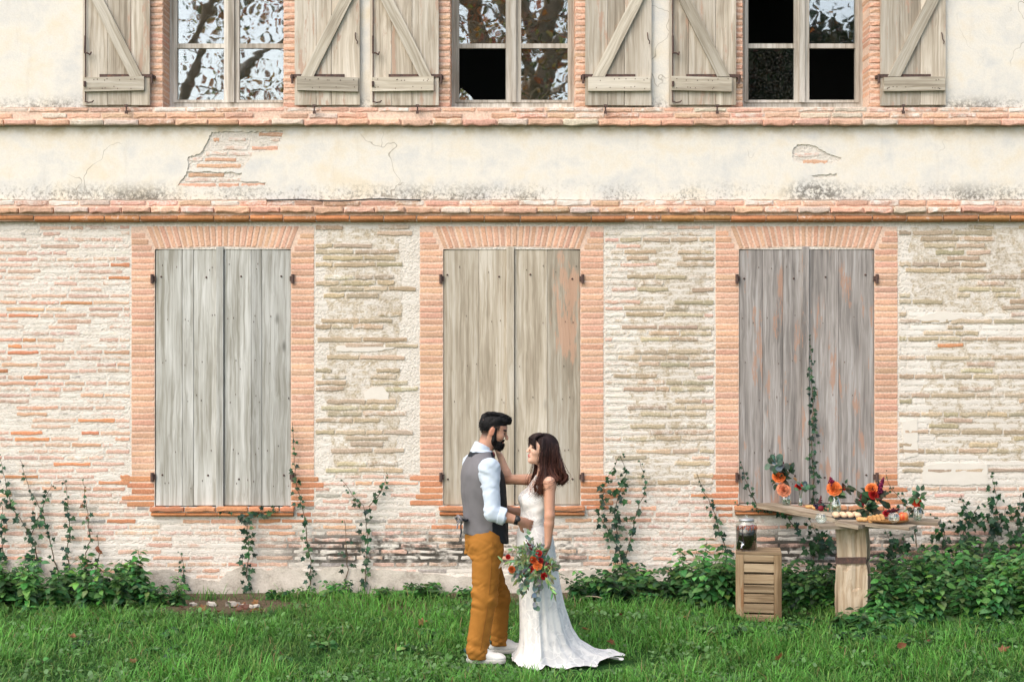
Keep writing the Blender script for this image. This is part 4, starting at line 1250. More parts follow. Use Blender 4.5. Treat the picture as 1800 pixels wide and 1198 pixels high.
scatter(100, 1535, 1870, -1.5, -.12, .28, .58, 'nettle', 'nettle_plant', 'nettle in the tall thicket beyond the timber post', 'nettles beyond the timber post')
scatter(24, 1475, 1640, -1.85, -1.3, .08, .2, 'nettle', 'nettle_plant', 'young nettle sprouting at the base of the timber post', 'young nettles at the post')
scatter(60, 1180, 1850, -2.4, -1.25, .05, .11, 'low', 'weed_plant', 'small broad-leaved weed in the lawn before crate and post', 'lawn weeds before the table')
scatter(45, 20, 820, -3.2, -.9, .04, .09, 'low', 'weed_plant', 'small clover-like weed in the open lawn beside the man', 'lawn weeds by the man')

# fallen leaves and a dead twig
rl = random.Random(77)
for k in range(30):
    px = rl.choice([rl.uniform(320, 470), rl.uniform(60, 800), rl.uniform(1000, 1780)])
    y = rl.uniform(-3.3, -1.2) if not 320 < px < 470 else rl.uniform(-1.0, -.6)
    q = P(px, 0, y)
    m = MB()
    leaf(m, IVY if k % 3 else OVAL, (0, 0, 0), (rl.gauss(0, 1), rl.gauss(0, 1), .15), (rl.gauss(0, .3), rl.gauss(-.5, .3), 1), rl.uniform(.05, .10), rl.choice([(0.20, 0.075, 0.03), (0.13, 0.05, 0.03), (0.26, 0.12, 0.05)]), .35, -.2)
    o = m.build('fallen_leaf', M['leaf'], loc=(q.x, y, ground_h(q.x, y) + (.055 if not 320 < px < 470 else .012)))
    tag(o, 'brown fallen leaf lying on the bare dirt patch' if 320 < px < 470 else 'brown fallen leaf lying in the lawn grass', 'leaf', 'leaves on the dirt' if 320 < px < 470 else 'fallen leaves on the lawn')
m = MB()
m.tube([P(1017, 1066, -.75), P(1020, 1052, -.72), P(1032, 1047, -.7), P(1050, 1048, -.68), P(1075, 1056, -.65), P(1096, 1066, -.62)], [.006, .006, .0055, .005, .004, .003], 6)
tag(m.build('dead_twig', simple('dry_twig', (0.42, 0.33, 0.22), .8, var=.2), smooth=True), 'pale bent dry twig lying in brambles behind the dress', 'twig')
for k, (px, sz) in enumerate(((372, .10), (410, .13), (448, .08), (340, .07), (428, .06))):
    y = -.62 - .05 * (k % 3)
    u = brick_unit(500 + k, .35)
    q = P(px, 0, y)
    o = obj('rubble_stone', mesh('rubble_stone', [((a - .5) * sz, (b - .5) * sz * .7, (e - .5) * sz * .5) for a, b, e in u[0]], u[1]), M['cement'], loc=(q.x, y, ground_h(q.x, y) + sz * .12))
    o.rotation_euler = (rl.uniform(-.2, .2), rl.uniform(-.2, .2), rl.uniform(0, 3))
    tag(o, 'pale lump of rubble on the dirt patch', 'stone', 'rubble on the dirt patch')

# ================================================================== crate, drink dispenser, timber post and the laid boards
rp = random.Random(91)
def bbox_part(name, x0, x1, y0, y1, z0, z1, mat, parent, b=0.003):
    return obj(name, bevel_box(x0, x1, y0, y1, z0, z1, b), mat, parent)

CR = tag(empty('wooden_crate', (P(1333, 0, -1.22).x, -1.22, 0.0), R(-8)), 'slatted wooden crate standing on end under the drink dispenser', 'crate')
cw, cd, ch = .184, .14, .572
for sx in (-1, 1):
    for yy in (-cd, cd - .022):
        x0 = sx * cw if sx < 0 else cw - .062
        bbox_part('corner_post', x0, x0 + .062, yy - (.012 if yy < 0 else 0), yy + .022, 0, ch - .024, M['wood_crate_v'], CR)
zs = [(1089, 1077), (1074, 1058.5), (1056, 1041.5), (1039, 1025.5), (1023, 1007), (1003, 988.5), (985, 970.5)]
for a, b in zs:
    z0, z1 = max(0.0, (1090 - a) / 214.0), (1090 - b) / 214.0
    if z1 > ch - .026: z1 = ch - .026
    bbox_part('slat', -cw + .0625, cw - .0625, -cd - .009 + rp.uniform(-.001, .002), -cd + .006, z0, z1, M['wood_crate'], CR, .002)
    bbox_part('slat', -cw + .012, cw - .012, cd - .012, cd - .001, z0, z1, M['wood_crate'], CR, .002)
    for s in (-1, 1):
        xa = s * (cw - .006)
        bbox_part('slat', min(xa, xa - s * .012), max(xa, xa - s * .012), -cd + .025, cd - .025, z0, z1, M['wood_crate'], CR, .002)
for k in range(2):
    bbox_part('top_board', -cw, cw, -cd - .010 + k * .147, -cd - .010 + k * .147 + .144, ch - .023, ch, M['wood_crate'], CR, .003)

DX, DY = P(1312, 0, -1.25).x, -1.25
D = tag(empty('drink_dispenser', (DX, DY, ch)), 'glass drink dispenser with tap, full of dark red punch and orange slices', 'dispenser')
m = MB(); m.lathe([(.0001, .002), (.078, .002), (.086, .012), (.087, .12), (.087, .205), (.080, .222), (.062, .236), (.060, .25)], n=32)
m.build('jar', M['glass'], D, smooth=True)
m = MB(); m.lathe([(.0001, .006), (.076, .006), (.083, .015), (.0835, .12), (.0835, .196), (.0001, .197)], n=32)
m.build('punch', simple('dark_punch', (0.012, 0.004, 0.004), .12, .5), D, smooth=True)
m = MB(); m.lathe([(.0001, .268), (.02, .268), (.058, .262), (.064, .256), (.064, .240), (.061, .240)], n=32)
lid = m.build('lid', simple('grey_lid', (0.42, 0.43, 0.44), .3, .5, .6), D, smooth=True)
m = MB(); m.lathe([(.0001, .293), (.010, .292), (.014, .284), (.011, .274), (.008, .266)], n=12); m.build('lid_knob', M['glass'], lid, smooth=True)
msl = simple('orange_slice', (0.26, 0.06, 0.018), .35, var=.4)
for k in range(9):
    a = -2.6 + k * .28
    m = MB(); m.lathe([(.0001, .004), (.022, .004), (.026, .002), (.026, -.002), (.022, -.004), (.0001, -.004)], n=12)
    o = m.build('orange_slice', msl, D, loc=(.066 * math.cos(a), .066 * math.sin(a), .186 + rp.uniform(-.012, .012)))
    o.rotation_euler = (rp.uniform(.6, 1.5), rp.uniform(-.5, .5), a)
m = MB()
a = R(-118)
ca, sa = math.cos(a), math.sin(a)
m.tube([(.086 * ca, .086 * sa, .055), (.118 * ca, .118 * sa, .055), (.122 * ca, .122 * sa, .030)], [.010, .009, .008], 8)
m.tube([(.108 * ca, .108 * sa, .055), (.112 * ca, .112 * sa, .078), (.112 * ca - .02, .112 * sa, .088)], [.006, .006, .004], 8)
m.build('tap', simple('chrome_tap', (0.75, 0.75, 0.74), .2, .5, .8), D, smooth=True)

# timber post
PX, PY = P(1499, 0, -1.22).x, -1.22
T = tag(empty('timber_post', (PX, PY, 0.0), R(0)), 'thick split timber post with iron band carrying the table boards', 'post')
vs = []; fs = []; sec = []
corners = [(-.172, -.10), (.075, -.165), (.165, .06), (.09, .14), (-.11, .15)]
sub = 6
nz = 26
ring = []
for i in range(5):
    p, q = Vector(corners[i]), Vector(corners[(i + 1) % 5])
    for j in range(sub): ring.append(p.lerp(q, j / sub))
for k in range(nz + 1):
    t = k / nz; z = -.03 + .805 * t
    f = 1.0 - .05 * t + .04 * math.sin(t * 5.0 + .6) - (.05 if .60 < t < .66 else 0)
    for i, c in enumerate(ring):
        n = .010 * mnoise.noise(Vector((i * .45, z * 3.5, 2.0))) + .006 * mnoise.noise(Vector((i * 1.3, z * 9, 5.0)))
        crack = -.018 if (i == 2 and t > .55) or (i == 4 and .35 < t < .95) or (i == 8 and t < .8) else 0
        g_ = f + (n + crack) / .15
        lx = .010 * (1 - t) - .006 * math.sin(t * 7)
        vs.append((c.x * g_ + lx, c.y * g_, z))
N = len(ring)
for k in range(nz):
    for i in range(N):
        fs.append((k * N + i, k * N + (i + 1) % N, (k + 1) * N + (i + 1) % N, (k + 1) * N + i))
fs.append(tuple(range(nz * N, nz * N + N)))
obj('timber', mesh('timber', vs, fs), M['wood_post'], T)
m = MB()
for k, z in enumerate((.478, .528)):
    pass
bv = []; bf = []
for z, o in ((.476, .86), (.476, .955), (.528, .955), (.528, .86)):
    for c in corners: bv.append((c[0] * o * 1.0, c[1] * o, z + c[0] * .05))
for r_ in range(3):
    for i in range(5): bf.append((r_ * 5 + i, r_ * 5 + (i + 1) % 5, (r_ + 1) * 5 + (i + 1) % 5, (r_ + 1) * 5 + i))
obj('iron_band', mesh('iron_band', bv, bf), M['iron'], T)

def board(p0, p1, w, th, label, seed, mat='wood_board'):
    """rough board whose upper face runs from p0 to p1"""
    p0, p1 = Vector(p0), Vector(p1)
    d = p1 - p0; L = d.length
    up = [(x, w / 2 + .010 * mnoise.noise(Vector((x * 7, seed, 1)))) for x in np.linspace(0, L, 14)]
    dn = [(x, -w / 2 + .010 * mnoise.noise(Vector((x * 7, seed, 8)))) for x in np.linspace(L, 0, 14)]
    up[0] = (rp.uniform(0, .03), up[0][1]); dn[0] = (L - rp.uniform(0, .04), dn[0][1])
    bm = poly_slab([dn[::-1] + up[::-1]], 0, 1)
    for v in bm.verts:
        x, y, z = v.co
        v.co = Vector((x, z, -th * y + .002 * mnoise.noise(Vector((x * 9, z * 9, seed)))))
    bmesh.ops.recalc_face_normals(bm, faces=bm.faces[:])
    o = obj('rough_board', bm, M[mat])
    X = d.normalized(); Y = Vector((0, 0, 1)).cross(X).normalized(); Z = X.cross(Y)
    o.matrix_world = Matrix(((X.x, Y.x, Z.x, p0.x), (X.y, Y.y, Z.y, p0.y), (X.z, Y.z, Z.z, p0.z), (0, 0, 0, 1)))
    tag(o, label, 'board')
TZ = .828
board((P(1346, 0, -.06).x, -.06, TZ), (P(1500, 0, -1.2).x, -1.2, TZ), .20, .042, 'long rough board reaching from the window sill to the timber post', 1)
board((P(1432, 0, -1.38).x, -1.38, .80), (P(1548, 0, -1.3).x, -1.3, .80), .24, .026, 'lowest rough board lying straight on top of the timber post', 2)
board((P(1500, 0, -1.10).x, -1.10, TZ + .001), (P(1652, 0, -1.36).x, -1.36, TZ), .26, .027, 'rough board carrying the red flower glass beyond the post', 3)
board((P(1478, 0, -1.28).x, -1.28, TZ + .003), (P(1606, 0, -1.60).x, -1.60, .815), .20, .026, 'rough board pointing outward under the wooden plate', 4)
board((P(1472, 0, -1.42).x, -1.42, TZ + .004), (P(1516, 0, -1.54).x, -1.54, .812), .10, .03, 'short offcut board jutting from the front of the post', 5)

# ------------------------------------------------------------------ flowers
def bloom(parent, c, r, col, face=(0, -.6, .8), name='bloom', rings=4):
    mb = MB(); zq = Vector(face).normalized().to_track_quat('Z', 'Y')
    for ri in range(rings):
        f = (ri + 1) / rings
        n = 4 + ri * 2
        for k in range(n):
            th = 2 * math.pi * (k + .5 * (ri % 2)) / n + rp.uniform(-.15, .15)
            op = .35 + .85 * f
            pv = []
            wd = r * (.35 + .45 * f)
            for a in range(4):
                u = a / 3
                rad = r * f * (math.sin(op * u * 1.25) / max(.2, math.sin(op * 1.25)))
                zz = r * (.75 - .35 * f) * u + r * .15 * (1 - f) - r * .2 * f * u * u
                for b in (-1, -.33, .33, 1):
                    wv = wd * math.sin(math.pi * (.12 + .72 * u)) * b
                    x = rad * (1 - .12 * b * b) + rp.uniform(-.03, .03) * r
                    pv.append(Vector((x * math.cos(th) - wv * math.sin(th), x * math.sin(th) + wv * math.cos(th), zz + rp.uniform(-.04, .04) * r)))
            vs = [tuple(Vector(c) + zq @ p) for p in pv]
            fs = [(a * 4 + b, a * 4 + b + 1, (a + 1) * 4 + b + 1, (a + 1) * 4 + b) for a in range(3) for b in range(3)]
            k_ = rp.uniform(.75, 1.2) * (.62 + .42 * f)  # inner rings darker: shade between the petals put into their colour
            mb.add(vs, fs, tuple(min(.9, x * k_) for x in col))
    return mb.build(name, M['petal'], parent, smooth=True)

def spray(mb, c, n, size, cols, shape=OVAL, spread=1.0, bias=(0, -.3, .5)):
    for _ in range(n):
        d = Vector((rp.gauss(0, 1), rp.gauss(0, .7), rp.gauss(0, .8))) * spread + Vector(bias)
        d.normalize()
        q = Vector(c) + d * size * rp.uniform(.1, .9)
        leaf(mb, shape, q, d + Vector((0, 0, rp.uniform(-.4, .1))), Vector((rp.gauss(0, .4), -.8, rp.gauss(.6, .4))), size * rp.uniform(.6, 1.1), tuple(x * rp.uniform(.7, 1.3) for x in rp.choice(cols)), .15, .2)

def spike(mb, p0, p1, r, col, n=50):
    p0, p1 = Vector(p0), Vector(p1)
    for i in range(n):
        t = i / n
        q = p0.lerp(p1, t) + Vector((rp.gauss(0, 1), rp.gauss(0, 1), rp.gauss(0, 1))) * r * (1.05 - t) * .8
        s = r * .55 * (1.1 - .5 * t)
        k_ = rp.uniform(.6, 1.4)
        mb.add([tuple(q + Vector(v) * s) for v in ((1, 0, 0), (-1, 0, 0), (0, 1, 0), (0, -1, 0), (0, 0, 1.3), (0, 0, -1))], [(0, 2, 4), (2, 1, 4), (1, 3, 4), (3, 0, 4), (2, 0, 5), (1, 2, 5), (3, 1, 5), (0, 3, 5)], tuple(x * k_ for x in col))

EUC = [(0.10, 0.17, 0.12), (0.15, 0.23, 0.17), (0.07, 0.12, 0.08)]
DKL = [(0.02, 0.05, 0.025), (0.035, 0.075, 0.03), (0.06, 0.05, 0.03)]
RED = (0.42, 0.012, 0.010); PEACH = (0.85, 0.36, 0.20); ORNG = (0.82, 0.22, 0.055); WINE = (0.13, 0.008, 0.018)

def vase(px, Y, z, prof, label, name='glass_vase', water=0.5, rib=0.0, nrib=0, cat='vase', n=24):
    x = P(px, 0, Y).x
    V = tag(empty(name, (x, Y, z)), label, cat)
    m = MB(); inner = [(max(r - .0025, .0001), zz + .002) for r, zz in prof][::-1]
    m.lathe(prof + inner, n=n, rib=rib, nrib=nrib); m.build('glass_wall', M['glass'], V, smooth=True)
    if water:
        h = prof[-1][1] * water
        pr = [(max(.0001, r - .003), zz + .003) for r, zz in prof if zz < h] 
        pr.append((max(.0001, np.interp(h, [q[1] for q in prof], [q[0] for q in prof]) - .003), h)); pr.append((.0001, h))
        m = MB(); m.lathe(pr, n=16); m.build('water', M['water'], V, smooth=True)
    return x

def bunch(px, Y, z, label, stems, name='flower_bunch'):
    """cut flowers standing in a vase: an Empty at the vase's foot; stems = list of tips"""
    x = P(px, 0, Y).x
    B = tag(empty(name, (x, Y, z)), label, 'flowers')
    m = MB()
    for t in stems: m.tube([(rp.uniform(-.008, .008), rp.uniform(-.008, .008), .012), (t[0] * .25, t[1] * .3, t[2] * .5), t], [.0025, .0025, .002], 5)
    m.build('stem', M['green_stem'], B)
    return B
def rel(px, py, Y, x, z):     # photograph pixel -> offset from a foot at (x, Y, z)
    q = P(px, py, Y); return Vector((q.x - x, 0, q.z - z))

Yv = -.25; z = TZ
x = vase(1382, Yv, z, [(.0001, .0), (.035, .0), (.042, .015), (.045, .05), (.038, .085), (.030, .10), (.034, .115)], 'round clear vase holding the tall pair of peach roses')
tA, tB, tC = rel(1369, 838, Yv, x, z), rel(1376, 860, Yv, x, z), rel(1365, 815, Yv, x, z)
B = bunch(1382, Yv, z, 'two peach roses with eucalyptus and dark red plume in round vase', [tA, tB, tC])
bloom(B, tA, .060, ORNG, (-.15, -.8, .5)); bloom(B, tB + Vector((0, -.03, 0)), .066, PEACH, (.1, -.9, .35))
m = MB(); spray(m, tC, 26, .07, EUC, ROUND); spray(m, tA + Vector((.09, .01, .03)), 24, .075, DKL + [(0.25, .12, .05)], OVAL); spray(m, tA + Vector((0, .02, -.02)), 16, .07, DKL, OVAL)
m.build('foliage', M['leaf'], B)
m = MB(); spike(m, tA + Vector((.03, 0, .03)), rel(1377, 812, Yv, x, z), .016, WINE); m.build('plume', M['petal'], B)

Yv = -.32
x = vase(1407, Yv, z, [(.0001, 0), (.018, 0), (.021, .02), (.018, .05), (.011, .07), (.011, .085), (.014, .09)], 'small bud vase with a single red flower')
tA = rel(1404, 855, Yv, x, z); tB = rel(1412, 856, Yv, x, z)
B = bunch(1407, Yv, z, 'single red flower with grey-green sprig in small bud vase', [tA, tB])
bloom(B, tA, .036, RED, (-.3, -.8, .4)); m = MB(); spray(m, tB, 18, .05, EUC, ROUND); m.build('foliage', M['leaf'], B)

Yv = -.95
x = vase(1469, Yv, z, [(.0001, 0), (.030, 0), (.042, .02), (.048, .06), (.044, .10), (.030, .14), (.024, .155), (.030, .168)], 'tall oval clear vase in the middle of the boards', water=.55)
tA = rel(1466, 859, Yv, x, z); tB = rel(1483, 858, Yv, x, z)
B = bunch(1469, Yv, z, 'orange rose with red berries and plume in tall oval vase', [tA, tB, rel(1461, 842, Yv, x, z)])
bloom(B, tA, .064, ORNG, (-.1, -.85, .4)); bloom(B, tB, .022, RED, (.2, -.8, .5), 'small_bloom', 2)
m = MB(); spray(m, tB, 16, .06, DKL); spray(m, tA + Vector((.01, .02, -.05)), 20, .07, DKL + EUC); m.build('foliage', M['leaf'], B)
m = MB(); spike(m, tA + Vector((-.02, 0, .05)), rel(1459, 838, Yv, x, z), .016, (0.22, .012, .05)); m.build('plume', M['petal'], B)

Yv = -1.2
x = vase(1537, Yv, z, [(.0001, 0), (.026, 0), (.030, .02), (.030, .07), (.022, .10), (.024, .112)], 'squat clear vase hidden under dark foliage and red blooms', water=.6)
tA = rel(1532, 859, Yv, x, z); tB = rel(1534, 868, Yv, x, z); tC = rel(1514, 885, Yv, x, z)
B = bunch(1537, Yv, z, 'orange and deep red flowers with tall burgundy plume over dark leaves', [tA, tB, tC])
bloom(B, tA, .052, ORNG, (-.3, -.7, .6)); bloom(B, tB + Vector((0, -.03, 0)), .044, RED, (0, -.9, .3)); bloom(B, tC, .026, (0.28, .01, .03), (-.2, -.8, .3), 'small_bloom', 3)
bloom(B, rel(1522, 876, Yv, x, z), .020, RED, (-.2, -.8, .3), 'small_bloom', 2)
m = MB(); spray(m, rel(1520, 892, Yv, x, z), 34, .085, DKL + EUC[:1]); spray(m, rel(1541, 876, Yv, x, z), 30, .09, DKL); m.build('foliage', M['leaf'], B)
m = MB(); spike(m, rel(1542, 872, Yv, x, z), rel(1553, 840, Yv, x, z), .026, (0.16, .008, .05), 90); m.build('plume', M['petal'], B)
m = MB(); spike(m, rel(1512, 880, Yv, x, z), rel(1514, 868, Yv, x, z), .016, WINE, 26); m.build('plume', M['petal'], B)

Yv = -1.36
x = vase(1613, Yv, z, [(.0001, 0), (.030, 0), (.033, .01), (.036, .11)], 'ribbed straight tumbler with red flower at the boards end', water=.3, rib=.03, nrib=16, n=64, cat='glass', name='ribbed_tumbler')
tA = rel(1611, 882, Yv, x, z)
B = bunch(1613, Yv, z, 'red flower with small green sprigs in ribbed tumbler', [tA, rel(1618, 872, Yv, x, z)])
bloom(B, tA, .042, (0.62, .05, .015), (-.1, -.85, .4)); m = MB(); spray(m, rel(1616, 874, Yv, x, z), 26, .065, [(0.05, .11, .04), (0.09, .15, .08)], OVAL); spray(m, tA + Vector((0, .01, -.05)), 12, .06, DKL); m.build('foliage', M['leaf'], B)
m = MB(); spike(m, tA + Vector((0, .01, .02)), rel(1612, 866, Yv, x, z), .012, WINE, 24); m.build('plume', M['petal'], B)

# grapes, figs and a loose plume beside the pies
Yv = -.66
g0 = P(1441, 0, Yv)
GB = tag(empty('fruit_cluster', (g0.x, Yv, z)), 'dark grapes and red fig with burgundy plume beside the pies', 'fruit')
def ball(mb, c, r, col, n=10, sq=1.0):
    prof = [(max(.0001, r * math.sin(math.pi * i / 6)), -r * sq * math.cos(math.pi * i / 6)) for i in range(7)]
    mb.lathe(prof, c, n, col)
m = MB()
for k in range(16): ball(m, (rp.uniform(-.045, .03), rp.uniform(-.03, .03), .014 + rp.uniform(0, .035)), .013, (0.02, .012, .045), 8)
tag(m.build('grapes', M['petal'], GB, smooth=True), kind='stuff')
m = MB(); ball(m, (.0, -.045, .026), .026, (0.22, .02, .03), 14); m.build('fig', M['petal'], GB, smooth=True)
m = MB(); spike(m, (.0, 0, .04), (.012, 0, .13), .014, WINE, 40); m.build('plume', M['petal'], GB)
m = MB(); spray(m, (.05, -.01, .02), 16, .055, EUC, ROUND); m.build('foliage', M['leaf'], GB)

# pies, pastries on slate, wooden plate with cake, apple, tealights
PAST = simple('golden_pastry', (0.56, 0.32, 0.13), .7, var=.35, scale=45, bump=.4)
SUG = simple('sugared_bun', (0.66, 0.47, 0.31), .8, var=.3, scale=40, bump=.4)
for k, (px, Y) in enumerate(((1424, -.50), (1436, -.60))):
    m = MB(); m.lathe([(.0001, .0), (.034, .0), (.044, .016), (.046, .022), (.040, .026), (.02, .03), (.0001, .031)], n=20)
    o = m.build('small_pie', PAST, smooth=True, loc=(P(px, 0, Y).x, Y, z))
    tag(o, 'small round golden pie on the long board beside the grapes', 'pie', 'small pies on the long board')
SL = tag(empty('slate_tray', (P(1487, 0, -1.22).x, -1.22, z)), 'dark slate tray under a row of sugared buns', 'tray')
obj('slate', bevel_box(-.105, .105, -.075, .07, .004, .012, .002), simple('slate', (0.03, .032, .036), .6, var=.2), SL)
for k in range(8):
    bx, by = -.085 + .056 * (k % 4) + rp.uniform(-.006, .006), (-.045 if k < 4 else .015)
    vs = []; mb = MB(); ball(mb, (0, 0, 0), .030, None, 14, .78)
    vv = [(v[0] * 1.05, v[1], v[2] + .003 * mnoise.noise(Vector(v) * 60)) for v in mb.v]
    o = obj('sugared_bun', mesh('sugared_bun', vv, mb.f, smooth=True), SUG, loc=(P(1487, 0, -1.22).x + bx, -1.22 + by, z + .012 + .022))
    tag(o, 'round sugared bun on the slate tray', 'bun', 'buns on the slate tray')
PL = tag(empty('wooden_plate', (P(1563, 0, -1.48).x, -1.48, z - .004)), 'long oval brown wooden plate holding cake and apple', 'plate')
m = MB(); m.lathe([(.0001, .004), (.10, .004), (.15, .016), (.165, .030), (.160, .031), (.145, .020), (.0001, .010)], n=36)
for i, v in enumerate(m.v): m.v[i] = (v[0], v[1] * .55, v[2])
m.build('plate_body', M['wood_plate'], PL, smooth=True)
bz = z + .006
for k, (px, Y, w) in enumerate(((1512, -1.42, .034), (1520, -1.44, .030))):
    mb = MB(); ball(mb, (0, 0, 0), w, None, 14, .6)
    o = obj('pastry', mesh('pastry', mb.v, mb.f, smooth=True), PAST, loc=(P(px, 0, Y).x, Y, z + .02))
    tag(o, 'flat golden pastry beside the end of the wooden plate', 'pastry', 'pastries by the plate')
cx = P(1541, 0, -1.46).x
CK = tag(empty('sliced_cake', (cx, -1.46, bz)), 'sliced golden cake on the wooden plate', 'cake')
for k in range(4):
    obj('slice', bevel_box(-.066 + .034 * k, -.036 + .034 * k, -.032, .032, 0, .052 - .006 * (k == 3), .006, 2), PAST, CK)
    CK.children[-1].rotation_euler = (0, R(-8 - 3 * k), 0)
cx = P(1588, 0, -1.47).x
AP = tag(empty('apple', (cx, -1.47, bz)), 'red and yellow apple on the wooden plate', 'apple')
def m_apple():
    g = G('apple_skin', .3, .4); p = g.obco()
    n = g.noise(g.map(p, (1, 1, .3)), 30, 3)
    return g.done(g.ramp(n, [(.38, (0.50, .05, .02)), (.55, (0.60, .16, .05)), (.7, (0.65, .38, .12))]))
m = MB(); m.lathe([(.0001, .006), (.012, .001), (.026, .006), (.037, .024), (.041, .044), (.036, .064), (.024, .076), (.010, .074), (.0001, .066)], n=24)
m.build('flesh', m_apple(), AP, smooth=True)
m = MB(); m.tube([(0, 0, .066), (.002, 0, .084), (.006, 0, .092)], .0022, 6); leaf(m, OVAL, (.004, 0, .084), (1, -.3, .5), (0, -.5, 1), .035, None); m.c = []; m.build('stalk', M['green_stem'], AP)
for k, (px, Y, zz, lb) in enumerate(((1443, -1.30, .80, 'ribbed round tealight glass on the lowest board'), (1571, -1.56, bz + .004, 'ribbed round tealight glass in front of the apple'), )):
    vase(px, Y, zz, [(.0001, 0), (.022, 0), (.036, .012), (.046, .035), (.044, .058), (.034, .075)], lb, 'tealight_glass', 0, .05, 14, 'glass', 56)
vase(1518, -1.12, z, [(.0001, 0), (.016, 0), (.019, .01), (.019, .05), (.016, .062)], 'tiny clear jar behind the buns and pastries', 'glass_jar', .3, cat='jar')
vase(1528, -1.05, z, [(.0001, 0), (.020, 0), (.024, .01), (.024, .06), (.020, .072)], 'small clear jar half hidden by dark foliage', 'glass_jar', .3, cat='jar')
Yv = -1.40; q = P(1562, 902, Yv)
FL = tag(empty('loose_flower', (q.x, Yv, q.z)), 'dark red flower with drooping burgundy plume leaning over the plate', 'flower')
bloom(FL, (-.02, 0, .0), .030, (0.36, .01, .02), (-.5, -.7, .4)); m = MB(); spike(m, (0, 0, 0), (.085, -.01, .035), .020, (0.08, .006, .016), 70); m.build('plume', M['petal'], FL)
m = MB(); m.tube([(-.02, 0, 0), (.02, .05, -.03), (.05, .09, z - q.z + .004)], .0025, 5); m.build('stem', M['green_stem'], FL)

